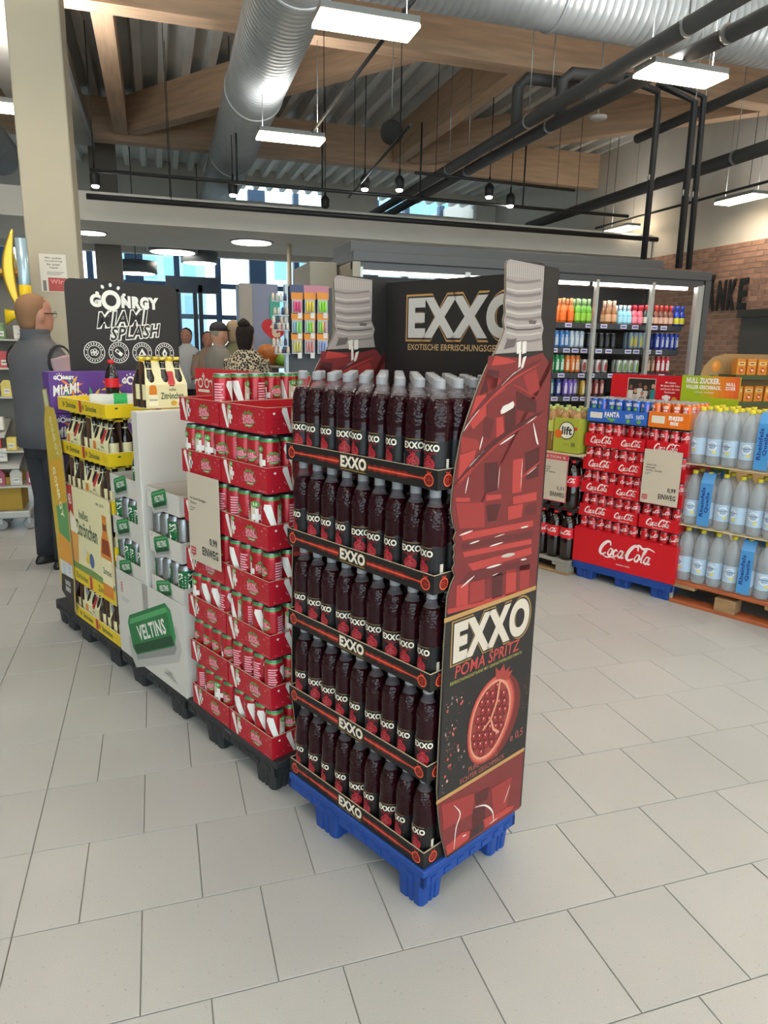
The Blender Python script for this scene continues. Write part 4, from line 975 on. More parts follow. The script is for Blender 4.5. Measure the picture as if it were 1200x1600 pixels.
def six_pack(name):
    t = thing(name, 'x', 'six-pack')
    for i in range(3):
        for j in range(2): obj('bottle', sb_m, t, (.030 + j * .060, .030 + i * .060, .003))
    mb = MB()
    # open-ended carrier: bottom, two sloped long walls meeting in a gable, centre wall
    mb.box(0, .12, 0, .18, 0, .0022, CRM)
    side = [(0, 0), (.18, 0), (.18, .095), (.165, .17), (.165, .185), (.015, .185), (.015, .17), (0, .095)]
    for x, n in ((0, -1), (.12, 1)):
        xs = [x, x, x, x - n * .030, x - n * .045, x - n * .045, x - n * .030, x]
        vs = [(xx, y, z) for xx, (y, z) in zip(xs, side)] + [(xx - n * .0015, y, z) for xx, (y, z) in zip(xs, side)]
        fs = [(0, 1, 2, 7), (7, 2, 3, 6), (6, 3, 4, 5)]; fs2 = [tuple(8 + q for q in reversed(f)) for f in fs]
        if n > 0: fs, fs2 = [tuple(reversed(f)) for f in fs], [tuple(reversed(f)) for f in fs2]
        mb.add(vs, [tuple(reversed(f)) for f in fs], CRM); mb.add(vs, [tuple(reversed(f)) for f in fs2], BRNC)
    mb.box(.045, .075, .012, .168, .183, .190, YEL)
    mb.box(.0595, .0605, .004, .176, .002, .185, BRNC)
    mb.build('carrier', t)
    pr = MB()
    for f in (frL(0, .18), Fr((.12, 0, 0), Y_, Z_)):
        pr.text('helles', f, .115, .075, GRN, w=.030, h=.012, bold=.01); pr.text('Zitrönchen', f, .112, .050, GRN, w=.098, h=.026, bold=.02)
        pr.rect(.012, .050, .012, .055, f, flat('#efe6c4'), .0007); pr.poly([(.014, .056), (.048, .056), (.046, .085), (.040, .093), (.022, .093), (.016, .085)], f, ORG, .0007); pr.text('Zitrönchen', f, .031, .036, GRN, w=.034, h=.010, bold=.01, d=.0010)
        pr.disc(.118, .020, .014, .010, f, flat('#d8a53a'), .0007, 10); pr.poly([(.138, .010), (.152, .010), (.145, .034)], f, flat('#3c4f7a'), .0007)
        pr.poly([(.102, .088), (.124, .088), (.124, .094), (.102, .094)], f, RIB, .0007)
    sl = Fr((0, .18, .095), -Y_, Vector((.030, 0, .075)))
    pr.rect(.098, .128, .0, .055, sl, RIB, .001); pr.rect(.024, .040, .02, .06, sl, ORG, .001)
    pr.build('print', t); return t
sp0 = six_pack('bottle_six_pack')
# shrink the row into place: end-on packs show the open side with the bottles
def yellow_tray(L, Bd, h, label, loc):
    t = thing('display_tray', label, 'tray', loc, PHI, 'yellow six-pack trays')
    mb = MB(); open_tray(mb, 0, Bd, 0, L, h, .003, YEL, flat('#efe9d2'), mat('tray_white_inside', '#d9d4c6', .7)); mb.build('tray_body', t)
    pr = MB(); f = frL(0, L)
    for q in (.30, .72): pr.text('Zitrönchen', f, L * q, h * .5, GRN, w=L * .22, h=h * .42, bold=.02); pr.disc(L * (q - .16), h * .5, .012, h * .22, f, flat('#8f7a2a'), .0007, 10)
    pr.rect(L * .48, L * .53, h * .1, h, f, RIB, .0009); pr.ring(L * .92, h * .45, .010, .013, f, flat('#c9a416'), .0007, 12)
    f = frN(0); pr.rect(Bd * .55, Bd * .62, h * .1, h, f, RIB, .0009); pr.disc(Bd * .12, h * .7, .008, .004, f, GRN, .0007, 8)
    pr.build('print', t); return t
plastic_pallet('display_pallet', 'black plastic quarter pallet under the yellow six-pack stack', W(-.014, 1.885), .41, .58, .118, BLACKP, [(.055, .10, .10, .12), (.355, .10, .10, .12), (.055, .46, .10, .12), (.355, .46, .10, .12)], 'pooling')
LZ = .555
zl = [.119, .325, .532, .738, .945, 1.150]
wl = ['lowest', 'second', 'third', 'fourth', 'fifth', 'topmost and emptied']
for k, z in enumerate(zl):
    yellow_tray(LZ, .40, .058, 'yellow six-pack tray, %s of the lemon beer stack' % wl[k], W(-.012, 1.868, z))
    if k == 5 or k == 1: continue
    seq = [('e', .12), ('e', .12), ('f', .18), ('e', .12)] if k % 2 == 0 else [('e', .12), ('f', .18), ('e', .12), ('e', .12)]
    a = 1.868 + .006
    if k == 4: seq = [('f', .18), ('e', .12), ('f', .18)]; 
    for q, (o, w) in enumerate(seq):
        lb = 'cream lemon beer six-pack, %s layer, %s from the silver can divider' % (wl[k], ordn(q))
        if o == 'f': place(sp0, W(-.006, a, z + .004), PHI, lb, 'lemon beer six-packs in trays')
        else: place(sp0, W(.176, a, z + .004), PHI + math.pi / 2, lb, 'lemon beer six-packs in trays')
        a += w + .005
dup(sp0, W(.235, 1.62, 1.2055), PHI + math.pi / 2, 'single lemon beer six-pack left on the white display box divider', 'lemon beer six-packs in trays')
# poster leaning on the stack
ps = thing('poster_board', 'cream lemon beer poster board on the front of the six-pack stack', 'poster', W(-.022, 1.868, .322), PHI)
PW, PH = .55, .478
MB().prism([(0, 0), (PW, 0), (PW, PH - .01), (PW - .012, PH), (.012, PH), (0, PH - .01)], frL(0, PW), -.004, 0, CRM, BEDGE).build('board', ps)
mb = MB(); f = frL(0, PW)
mb.rect(.0, PW, 0, .068, f, YEL, .0005)
for q in (.28, .78): mb.text('Zitrönchen', f, PW * q, .036, GRN, w=.15, h=.030, bold=.02)
mb.rect(.255, .285, .002, .066, f, RIB, .0008)
mb.poly([(.0, .068), (PW, .068), (PW, .092), (.3, .104), (.1, .098), (.0, .112)], f, flat('#6f8f4a'), .0005)
mb.poly([(.04, PH), (.04, PH - .15), (.075, PH - .125), (.11, PH - .15), (.11, PH)], f, RIB, .0007); mb.text('NEU', f, .075, PH - .07, CREAM, w=.04, h=.05, bold=.02)
mb.text('helles', f, .235, .355, GRN, w=.11, h=.042, bold=.01); mb.text('Zitrönchen', f, .255, .285, GRN, w=.26, h=.075, bold=.02); mb.text('Alk. 2,0 %', f, .44, .44, GRN, w=.09, h=.014, bold=0)
mb.poly([(.02, .10), (.13, .10), (.15, .24), (.13, .32), (.03, .30), (.0, .22)], f, flat('#d79a4b'), .0007); mb.poly([(.01, .25), (.15, .25), (.13, .33), (.03, .31)], f, flat('#efe4c8'), .0009); mb.poly([(.03, .11), (.05, .11), (.05, .24), (.02, .24)], f, flat('#e8bd76'), .0009)
mb.poly([(.42, .02), (.53, .02), (.535, .22), (.52, .28), (.50, .33), (.50, .40), (.455, .40), (.455, .33), (.43, .28), (.415, .22)], f, ORG, .0009); mb.rect(.418, .532, .08, .20, f, flat('#eadfb4'), .0011); mb.poly([(.43, .22), (.525, .22), (.51, .29), (.44, .29)], f, ORG2, .0011); mb.rect(.455, .50, .33, .36, f, ORG2, .0011); mb.text('Zitrönchen', f, .475, .14, GRN, w=.09, h=.03, bold=.02, d=.0014)
mb.disc(.25, .155, .035, .03, f, flat('#e6c64a'), .0008, 14); mb.disc(.30, .15, .028, .036, f, flat('#51679a'), .0008, 14); mb.disc(.22, .17, .02, .03, f, flat('#d9d2c4'), .0009, 12)
mb.build('print', ps)
# loose bottles on the top tray
GRN_PET = mat('pet_clear', '#dfe6e4', .06, alpha=.6, coat=.6, bump=.35, bscale=45)
lw_ = thing('water_bottle', 'clear water bottle with green label lying on the yellow top tray', 'bottle', W(.07, 2.25, 1.156), PHI - math.radians(20))
T = Matrix.Rotation(math.pi / 2, 4, 'Y')
MB().lathe([(.030, 0), (.036, .006), (.0365, .05), (.034, .09), (.0365, .10), (.0365, .19), (.030, .22), (.016, .245), (.0125, .255)], 20, GRN_PET, T=Matrix.Translation((0, 0, .037)) @ T).build('body', lw_)
MB().lathe([(.0370, .105), (.0370, .165)], 20, mat('green_label', '#1f9a4d', .4), cap0=False, cap1=False, T=Matrix.Translation((0, 0, .037)) @ T).build('label', lw_)
MB().lathe([(.015, .254), (.0155, .257), (.0155, .272), (.014, .274)], 18, mat('green_cap', '#2aa457', .4), T=Matrix.Translation((0, 0, .037)) @ T).build('cap', lw_)
COLA = mat('cola_dark', '#140a07', .08, coat=.6); COKERED = mat('coke_red', '#cf1b26', .4); REDCAP = mat('red_cap', '#c81d24', .4)
cb = thing('cola_bottle', 'small cola bottle with red cap standing alone behind the yellow tray', 'bottle', W(.215, 2.33, 1.156), PHI)
MB().lathe([(.026, 0), (.031, .006), (.032, .03), (.030, .07), (.032, .10), (.032, .135), (.029, .155), (.020, .18), (.013, .20), (.0125, .208)], 20, COLA).build('body', cb)
MB().lathe([(.0326, .095), (.0326, .138)], 20, COKERED, cap0=False, cap1=False).build('label', cb)
MB().lathe([(.0145, .207), (.0148, .209), (.0148, .222), (.0138, .224)], 18, REDCAP).build('cap', cb)
# red crown board behind the silver cans
rc = thing('crown_board', 'red cardboard header with a white crown behind the cans', 'board', W(.425, 1.15, .12), PHI)
zc = onB(310, 575, .42)[1] - .12
MB().box(0, .004, 0, .75, 0, zc, mat('header_red', '#cf2833', .45)).build('board', rc)
mb = MB(); f = frL(-.0006, .75); xx = .75 - (onB(317, 600, .42)[0] - 1.15); zz = zc - .065
for s_ in (-1, 1): mb.ring(xx + s_ * .028, zz, .014, .022, f, WTXT, .0006, 16); mb.ring(xx + s_ * .060, zz - .004, .012, .020, f, WTXT, .0006, 16, -.5, 3.4)
mb.rect(xx - .05, xx + .05, zz - .04, zz - .028, f, WTXT); mb.rect(xx - .004, xx + .004, zz + .012, zz + .045, f, WTXT); mb.rect(xx - .012, xx + .012, zz + .026, zz + .034, f, WTXT)
mb.build('print', rc)
# ================================================================== ENERGY DRINK DISPLAY
PUR = mat('purple_card', '#5d3a86', .45); gy = 2.46
plastic_pallet('display_pallet', 'black plastic half pallet under the energy drink display', W(-.014, gy), .60, .25, .118, BLACKP, [(.055, .075, .10, .10), (.545, .075, .10, .10), (.055, .19, .10, .08), (.545, .19, .10, .08)])
zt = onB(78, 580, -.008)[1]
pc = [flat('#e07b3a'), flat('#d9b13a'), flat('#4a9a6a'), flat('#c24a6e'), flat('#e3a06a')]
def palm(mb, f, x, y, s, d=.0007):
    for i in range(8):
        a = i * math.pi * 2 / 8 + .2; mb.poly([(x, y), (x + s * .6 * math.cos(a - .18), y + s * .6 * math.sin(a - .18)), (x + s * math.cos(a), y + s * math.sin(a)), (x + s * .6 * math.cos(a + .18), y + s * .6 * math.sin(a + .18))], f, pc[i % 3], d)
def gonrgy(mb, f, x, y, w, m=WTXT, d=.0012):
    mb.text('G', f, x - w * .42, y, m, w=w * .15, h=w * .17, bold=.06, d=d, res=4); mb.ring(x - w * .21, y + w * .01, w * .075, w * .135, f, m, d, 20)
    for i in range(7):
        a = -.15 + i * .57; mb.disc(x - w * .21 + w * .20 * math.cos(a), y + w * .01 + w * .20 * math.sin(a), w * .028, w * .022, f, m, d, 8, a)
    mb.text('NRGY', f, x + w * .20, y, m, w=w * .54, h=w * .165, bold=.075, d=d, res=4)
nl = 6; hl = (zt - .119) / nl
for k in range(nl):
    t = thing('drink_carton', 'purple palm print energy drink carton, %s of its stack' % ['lowest', 'second', 'third', 'fourth', 'fifth', 'topmost'][k], 'carton', W(-.028 if k > 3 else .03, gy + .01, .119 + k * hl), PHI, 'purple energy drink cartons')
    MB().rbox(0, .56, 0, .09, 0, hl - .001, PUR, .003).build('box', t)
    mb = MB()
    f = frN(0); palm(mb, f, .20, .06, .07); palm(mb, f, .30, .12, .06); gonrgy(mb, f, .43, hl - .05, .16); palm(mb, f, .52, .04, .05); palm(mb, f, .10, .13, .06); gonrgy(mb, f, .07, hl - .03, .10); mb.text('MIAMI', f, .075, hl * .58, WTXT, w=.13, h=.05, bold=.03, shear=.3, d=.0015, rot=.12); mb.text('SPLASH', f, .11, hl * .32, WTXT, w=.13, h=.045, bold=.03, shear=.3, d=.0015, rot=.12)
    mb.build('print', t)
# header board with lettering and four round seals
ha = 2.575
tl = onA(99, 434, ha); tr = onA(275, 447, ha); brr = onA(283, 585, ha)
H = thing('header_board', 'black header board with white lettering and four round seals', 'board', W(0, ha, 0), PHI)
x0, x1, z0, z1 = tl[0], tr[0], zt - .1, tr[1]
def rrect(x0, x1, y0, y1, r, n=5):
    o = []
    for cx, cy, a0 in ((x1 - r, y0 + r, -90), (x1 - r, y1 - r, 0), (x0 + r, y1 - r, 90), (x0 + r, y0 + r, 180)):
        for i in range(n + 1): a = math.radians(a0 + 90 * i / n); o.append((cx + r * math.cos(a), cy + r * math.sin(a)))
    return o
f = frN(0); MB().prism(rrect(x0, x1, z0, z1, .035), f, -.005, 0, BOARD, BEDGE).build('board', H)
mb = MB(); w = x1 - x0; cx = x0 + w * .54
gonrgy(mb, f, cx - .012, z1 - .098, w * .64)
for tx, dx, dy, ww, hh in (('MIAMI', -.035, -.180, .30, .085), ('SPLASH', .030, -.246, .30, .075)):
    mb.text(tx, f, cx + dx, z1 + dy, WTXT, w=ww * w / .61, h=hh, bold=.11, shear=.35, d=.0010, rot=.10)
    mb.text(tx, f, cx + dx, z1 + dy, BOARD, w=ww * w / .61 * .97, h=hh * .86, bold=.02, shear=.35, d=.0016, rot=.10)
for i in range(4):
    sx = x0 + w * (.21 + i * .215); sz = z1 - .350; r = w * .092
    mb.ring(sx, sz, r * .93, r, f, WTXT, .0008, 28); mb.ring(sx, sz, r * .60, r * .65, f, WTXT, .0008, 24); 
    for q in range(20):
        if q in (0, 10): continue
        a = q * math.pi / 10; mb.rect(sx + r * .78 * math.cos(a) - r * .05, sx + r * .78 * math.cos(a) + r * .05, sz + r * .78 * math.sin(a) - r * .07, sz + r * .78 * math.sin(a) + r * .07, f, WTXT, .0008)
    if i == 0:
        for q in range(5): mb.ring(sx + r * .22 * math.cos(q * 1.3), sz + r * .16 * math.sin(q * 1.3), r * .13, r * .19, f, WTXT, .001, 12)
    elif i == 1: mb.stroke([(sx - r * .3, sz + r * .25), (sx + r * .3, sz - r * .25)], r * .34, f, WTXT, .0010); mb.stroke([(sx - r * .22, sz + r * .19), (sx, sz)], r * .2, f, BOARD, .0013)
    elif i == 2: mb.poly([(sx - r * .42, sz - r * .28), (sx + r * .42, sz - r * .28), (sx, sz + r * .42)], f, WTXT, .0010); mb.poly([(sx - r * .25, sz - r * .2), (sx + r * .1, sz - r * .2), (sx - r * .05, sz + r * .1)], f, BOARD, .0013)
    else: mb.poly([(sx, sz + r * .45), (sx + r * .26, sz), (sx + r * .2, sz - r * .3), (sx, sz - r * .4), (sx - r * .2, sz - r * .3), (sx - r * .26, sz)], f, WTXT, .0010); mb.poly([(sx, sz + r * .1), (sx + r * .1, sz - r * .1), (sx, sz - r * .28), (sx - r * .1, sz - r * .1)], f, BOARD, .0013)
mb.build('print', H)
# die-cut side panel shaped like stacked yellow cans with a straw
dp = thing('side_panel_display', 'die cut yellow can shaped panel at the end of the display row', 'display', W(-.03, 0, 0), PHI)
def pb(x, y): a, z = onB(x, y, -.03); return (-a, z)
f = Fr((0, 0, 0), -Y_, Z_)
edge = [(66, 609), (72, 607), (77, 636), (83, 637), (89, 660), (94, 690), (98, 720), (101, 750), (104, 780), (109, 830), (113, 870), (116, 905), (118, 957), (97, 922), (92, 880), (88, 840), (82, 790), (77, 740), (75, 718), (72, 690), (69, 660), (70, 640)]
P_ = [pb(*p) for p in edge]
if area2(P_) < 0: P_ = P_[::-1]
YP = mat('yellow_print', '#c9ae3c', .45); MB().prism(P_, f, -.004, 0, YP, BEDGE).build('panel', dp)
mb = MB()
def pq(pts, m, d):
    q = [pb(*p) for p in pts]
    if area2(q) < 0: q = q[::-1]
    mb.poly(q, f, m, d)
pq([(76, 720), (97, 718), (100, 745), (104, 790), (106, 815), (94, 812), (88, 790), (82, 760)], flat('#d9a52e'), .0008); pq([(88, 790), (104, 785), (110, 850), (104, 850), (93, 830)], flat('#5f9a5c'), .0010); pq([(92, 830), (110, 848), (114, 885), (93, 870)], flat('#e09a35'), .0012); pq([(94, 872), (113, 884), (115, 905), (96, 895)], flat('#d8d4cc'), .0012); pq([(97, 894), (115, 905), (117, 955), (97, 921)], flat('#221f1f'), .0012)
pq([(67, 611), (72, 610), (76, 634), (72, 635)], flat('#c9cfae'), .0010)
for i, c in enumerate('GÖNRGY'): vs_ = pb(79 + i * 2.2, 655 + i * 10.5); mb.text(c, f, vs_[0], vs_[1], flat('#e6dfae'), h=.034, bold=.04, d=.0014, rot=-1.2)
for i, c in enumerate('GÖNRGY'): vs_ = pb(85 + i * 2.6, 735 + i * 13.5); mb.text(c, f, vs_[0], vs_[1], flat('#efe6b6'), h=.042, bold=.04, d=.0016, rot=-1.2)
c_ = pb(107, 914); mb.text('FLAVOUR', f, c_[0], c_[1] + .010, WTXT, w=.07, h=.026, bold=.03, d=.0016); mb.text('ENERGY', f, c_[0], c_[1] - .024, WTXT, w=.07, h=.026, bold=.03, d=.0016)
for q in (101, 109): c_ = pb(q, 888); mb.disc(c_[0], c_[1], .02, .028, f, flat('#aebccb'), .0016, 14); mb.ring(c_[0], c_[1], .012, .016, f, flat('#e8eef2'), .0019, 12)
mb.build('print', dp)
# ================================================================== COLA CAN DISPLAY
def script_logo(mb, fr, cx, cy, w, m, d=.0008, rot=0.0):      # flowing "Coca-Cola" script drawn with a brush stroke
    k = w / 9.6; c_, s_ = math.cos(rot), math.sin(rot)
    def go(pts, wd, ws=None, n=5):
        P = spline([(x, y) for x, y in pts], n); out = []
        for p in P:
            X = (p[0] - 4.9 + .22 * (p[1] - 1.2)) * k; Y = (p[1] - 1.2) * k * 1.12; out.append((cx + X * c_ - Y * s_, cy + X * s_ + Y * c_))
        if ws: ws = [k * (ws[0] + (ws[1] - ws[0]) * math.sin(math.pi * i / (len(out) - 1))) for i in range(len(out))]
        mb.stroke(out, wd * k, fr, m, d, ws)
    C = [(1.85, 1.95), (1.6, 2.5), (.95, 2.4), (.35, 1.6), (.25, .75), (.7, .35), (1.35, .75)]
    go(C, .4, (.18, .55)); go([(.55, .45), (1.6, .05), (2.6, .25), (3.4, -.05)], .2, (.05, .25))
    def o(x): go([(x - .38, .9), (x - .15, 1.45), (x + .25, 1.4), (x + .3, .9), (x + .02, .42), (x - .35, .6), (x - .38, .9), (x - .2, 1.4)], .26, (.16, .34), 4)
    def a(x): o(x); go([(x + .42, 1.5), (x + .3, .8), (x + .42, .42), (x + .7, .6)], .26, (.16, .3), 4)
    o(2.1); go([(3.3, 1.25), (3.05, 1.5), (2.72, 1.15), (2.75, .6), (3.05, .42), (3.4, .7)], .26, (.14, .34), 4); a(3.95)
    go([(4.75, .98), (5.1, 1.05)], .22)
    go([(6.75, 2.05), (6.5, 2.7), (5.85, 2.6), (5.25, 1.65), (5.15, .75), (5.6, .35), (6.3, .75)], .42, (.18, .58))
    go([(5.9, 2.45), (6.6, 2.95), (7.4, 2.55), (8.4, 2.75), (9.5, 2.45)], .25, (.06, .38))
    o(6.95); go([(7.45, .8), (7.95, 1.9), (8.1, 2.5), (7.85, 2.4), (7.7, 1.3), (7.75, .5), (8.1, .55)], .26, (.14, .32), 4); a(8.6)
CWHT = flat('#efe6e2'); CRED = mat('cola_red_card', '#c9111f', .45); CRED2 = mat('cola_red_can', '#bf1a22', .3, metal=.25, coat=.3)
plastic_pallet('display_pallet', 'blue plastic pallet under the red cola can display', W(2.825, .652), .60, .68, .112, BLUEP, [(.06, .08, .10, .13), (.06, .60, .10, .13), (.54, .08, .10, .13), (.54, .60, .10, .13), (.06, .34, .08, .10)])
sk = thing('display_skirt', 'red cardboard skirt box with large white script on the blue pallet', 'box', W(2.822, .645, .1125), PHI)
mb = MB()
for (x0, x1, y0, y1) in ((0, .004, 0, .69), (.594, .598, 0, .69), (.004, .594, 0, .004), (.004, .594, .686, .69)): mb.box(x0, x1, y0, y1, 0, .228, CRED)
mb.build('skirt', sk)
mb = MB(); f = frL(0, .69); script_logo(mb, f, .375, .120, .36, CWHT); mb.text('ORIGINAL TASTE', f, .36, .040, CWHT, w=.09, h=.008, bold=.02); mb.build('print', sk)
def make_cola_can(col=CRED2, logo=True, h=.1425, r=.0272, extra=None):
    t = thing('drink_can', 'x', 'can'); can_parts(t, h, r, col, None, 16)
    mb = MB()
    for ang in (0, 3.0):
        c = Cyl((0, 0, 0), r + .0001, ang)
        if extra: extra(mb, c)
        else: script_logo(mb, c, .0, .104, .064, CWHT, .0006, .12)
    c = Cyl((0, 0, 0), r + .0001, 1.55)
    for i in range(9): mb.rect(-.009, .009 - (i % 3) * .002, .045 + i * .009, .049 + i * .009, c, PINK, .0005)
    mb.build('can_print', t); return t
cc0 = make_cola_can()
def cola_tray_meshes(L):
    mb = MB(); open_tray(mb, 0, .36, 0, L, .078, .0025, CRED, CRED, flat('#d9b7ae')); b_ = mb.mesh('tray_body')
    mb = MB(); f = frL(0, L); script_logo(mb, f, L * .5, .040, min(.15, L * .8), CWHT); mb.text('ORIGINAL TASTE', f, L * .5, .012, CWHT, w=.07, h=.005, bold=.02); return b_, mb.mesh('print')
COLS = [(1.090, .236, 4, 'left'), (.920, .164, 3, 'middle'), (.660, .250, 4, 'right')]
TM = {L: cola_tray_meshes(L) for _, L, _, _ in COLS}
lw6 = ['lowest', 'second', 'third', 'fourth', 'fifth', 'top']
for k in range(6):
    z = .1145 + k * .152
    for a0, L, n, cn in COLS:
        bb = 2.842 if cn != 'middle' else 2.832
        t = thing('can_tray', 'red cola can tray, %s of the %s column above the skirt box' % (lw6[k], cn), 'tray', W(bb, a0, z), PHI, 'red cola can trays')
        obj('tray_body', TM[L][0], t); obj('print', TM[L][1], t)
        for i in range(n):
            for j in range(6):
                if not (j == 0 or (cn == 'right' and i == 0 and k > 1) or (k == 5 and j < 3)): continue
                if k == 5 and cn == 'middle' and j == 0: continue
                if k == 0: continue
                st = L / n
                place(cc0, W(bb + .032 + j * .0575, a0 + st * (i + .5), z + .003), math.pi + PHI + random.uniform(-.9, .9) + (0 if random.random() < .7 else 1.5), 'red cola can, %s layer, %s column, %s row, %s from the right' % (lw6[k], cn, ordn(j), ordn(i)), 'red cola cans')
price_sign('price_sign', 'white price card on the right of the cola can display', W(2.812, .672, .582), ['Coca-Cola', 'Limonade', 'versch. Sorten'], '0,99', False, .23, .322)
# orange soda and cola-mix trays on top
FB = mat('fanta_blue', '#2f62b8', .42); FBC = mat('fanta_can', '#2a5fc0', .3, metal=.3); FGR = flat('#6aa63a')
def fanta_extra(mb, c): mb.rect(-.016, .016, .075, .13, c, flat('#244d9a'), .0004); mb.text('FANTA', c, 0, .115, CWHT, w=.034, h=.02, bold=.04, d=.0008); mb.disc(0, .090, .010, .010, c, FGR, .0008, 10)
def mezzo_extra(mb, c): mb.rect(-.02, .02, .03, .115, c, flat('#d9401f'), .0004); mb.text('mezzo', c, 0, .115, CWHT, w=.032, h=.016, bold=.04, d=.0008); mb.text('mix', c, 0, .098, CWHT, w=.024, h=.016, bold=.04, d=.0008)
fc0 = make_cola_can(FBC, extra=fanta_extra); MO = mat('mezzo_can', '#df6a20', .3, metal=.3); mc0 = make_cola_can(MO, extra=mezzo_extra)
t = thing('can_tray', 'blue soda can tray on top of the cola cans', 'tray', W(2.845, .925, 1.032), PHI)
mb = MB(); open_tray(mb, 0, .26, 0, .40, .078, .0025, FB, FB, flat('#9db4d8')); mb.build('tray_body', t)
mb = MB(); f = frL(0, .40); mb.rect(.02, .105, .022, .058, f, flat('#d8d4ca')); mb.text('FANTA', f, .17, .050, CWHT, w=.10, h=.032, bold=.05, rot=.05); mb.poly([(.125, .03), (.20, .024), (.17, .004)], f, FGR)
for q in (.285, .355): mb.text('FANTA', f, q, .048, flat('#c9d2e8'), w=.05, h=.026, bold=.05, rot=.15); mb.disc(q - .005, .018, .014, .012, f, FGR, .0007, 10)
mb.build('print', t)
for i in range(7):
    for j in range(4): place(fc0, W(2.845 + .033 + j * .0605, .925 + .028 + i * .0573, 1.035), math.pi + PHI + random.uniform(-.8, .8), 'blue soda can, %s row of the blue tray, %s from the right' % (ordn(j), ordn(i)), 'blue soda cans')
t = thing('can_tray', 'orange cola mix can tray beside the blue tray on top', 'tray', W(2.842, .670, 1.032), PHI)
mb = MB(); open_tray(mb, 0, .30, 0, .245, .090, .0025, mat('mezzo_orange', '#e2721c', .42), RIM, flat('#e9c59a')); mb.build('tray_body', t)
mb = MB(); f = frL(0, .245); mb.rect(.02, .10, .025, .068, f, flat('#e0d6c4')); mb.text('mezzo', f, .165, .060, CWHT, w=.085, h=.026, bold=.06); mb.text('mix', f, .16, .032, CWHT, w=.05, h=.026, bold=.06); mb.build('print', t)
for i in range(4):
    for j in range(5): place(mc0, W(2.842 + .033 + j * .058, .670 + .032 + i * .060, 1.035), math.pi + PHI + random.uniform(-.8, .8), 'orange cola mix can, %s row of the orange tray, %s from the right' % (ordn(j), ordn(i)), 'orange cola mix cans')
# header boards
hb = thing('header_board', 'red header board with a team photo behind the cola cans', 'board', W(3.40, .97, 0), PHI)
L = .52; z1 = 1.315
f = frL(0, L); pts = rrect(0, L, .12, z1, .02); MB().prism(pts, f, -.004, 0, CRED, BEDGE).build('board', hb)
mb = MB(); mb.rect(.125, .325, z1 - .20, z1 - .025, f, flat('#d8c9c2'), .0006); mb.rect(.129, .321, z1 - .20, z1 - .029, f, flat('#2b2522'), .0009)
for i, (x, y, c1, c2) in enumerate([(.15, .085, '#8a5a45', '#cfc9c4'), (.185, .11, '#c08f76', '#b9b2ac'), (.215, .07, '#6e4a3a', '#cfc9c4'), (.255, .085, '#9a6a52', '#c6bfb8'), (.285, .12, '#5d4034', '#2f2a28'), (.308, .075, '#b98c74', '#2f7d83'), (.235, .125, '#a87a62', '#8d8680')]):
    mb.rect(x - .018, x + .018, z1 - .20, z1 - y - .022, f, flat(c2), .0011 + i * .0001); mb.disc(x, z1 - y, .012, .016, f, flat(c1), .0012 + i * .0001, 10)
for i, s_ in enumerate(('Mit diesem', 'Mit diesem DFB Trikot', 'und Snacks die volle', 'Punktzahl')): mb.text(s_, f, .425, z1 - .045 - i * .021, CWHT, w=.05 + (.08 if i in (1, 2) else .02), h=.012, bold=.02)
mb.poly([(.375, z1 - .135), (.405, z1 - .125), (.435, z1 - .135), (.43, z1 - .155), (.42, z1 - .15), (.42, z1 - .19), (.39, z1 - .19), (.39, z1 - .15), (.38, z1 - .155)], f, CWHT); mb.disc(.46, z1 - .16, .02, .025, f, flat('#d99a2b'), .0006, 12)
mb.build('print', hb)
h2 = thing('header_board', 'lime and orange header board with white slogan beside the red one', 'board', W(3.33, .60, 0), PHI)
L = .36; z1 = 1.325; f = frL(0, L)
LIME = mat('lime_board', '#9fb51f', .45); MB().box(0, .004, 0, L, .12, z1, LIME).build('board', h2)
mb = MB()
stops = ['#b3b022', '#c4a823', '#d39c25', '#db8c24', '#e07f25', '#e17424', '#df6a26', '#dc5f2a']
for i, c in enumerate(stops): mb.rect(L * (.35 + i * .08), L * (.35 + (i + 1) * .08) + .0005, z1 - .13, z1, f, flat(c), .0005)
mb.text('NULL ZUCKER.', f, .135, z1 - .030, CWHT, w=.21, h=.036, bold=.05, d=.0009); mb.text('VOLLER GESCHMACK.', f, .14, z1 - .070, CWHT, w=.22, h=.024, bold=.05, d=.0009); mb.text('ohne zucker', f, .15, z1 - .1, CWHT, w=.12, h=.009, bold=.02, d=.0009)
mb.text('NULL', f, .305, z1 - .045, CWHT, w=.055, h=.02, bold=.04, d=.0009); mb.text('ZUCKER', f, .305, z1 - .07, CWHT, w=.06, h=.02, bold=.04, d=.0009); mb.build('print', h2)
# ================================================================== WATER PALLET
def plank(t, x0, x1, y0, y1, z0, z1, m, name='plank'):
    MB().rbox(x0, x1, y0, y1, z0, z1, m, .003).build(name, t)
PW1 = mat('pallet_wood', '#9a7a56', .85, var=.22, vscale=8, stretch=(5, 1, 5), bump=.3, bscale=30); PW2 = mat('pallet_painted', '#a85a34', .7, var=.12, vscale=6); PW3 = mat('pallet_grey', '#8d8a80', .8, var=.15, vscale=8)
wp = thing('wooden_pallet', 'wooden pallet with orange painted edge under the water packs', 'pallet', W(2.84, -.55, 0), PHI)
LW = 1.22
for i, x in enumerate((0, .165, .33, .495, .66)): plank(wp, x, x + .13, 0, LW, .122, .144, PW2 if i == 0 else PW1)
for y in (0, .545, LW - .145): plank(wp, 0, .79, y, y + .145, .100, .122, PW1)
for x in (0, .345, .69):
    plank(wp, x, x + .10, 0, LW, 0, .022, PW2 if x == 0 else PW1)
    for y in (0, .32 + .52, .42): plank(wp, x, x + .10, y, y + .115, .022, .100, PW1, 'block')
plank(wp, 0, .02, LW - .018, LW, .0221, .0999, PW3, 'corner_post')
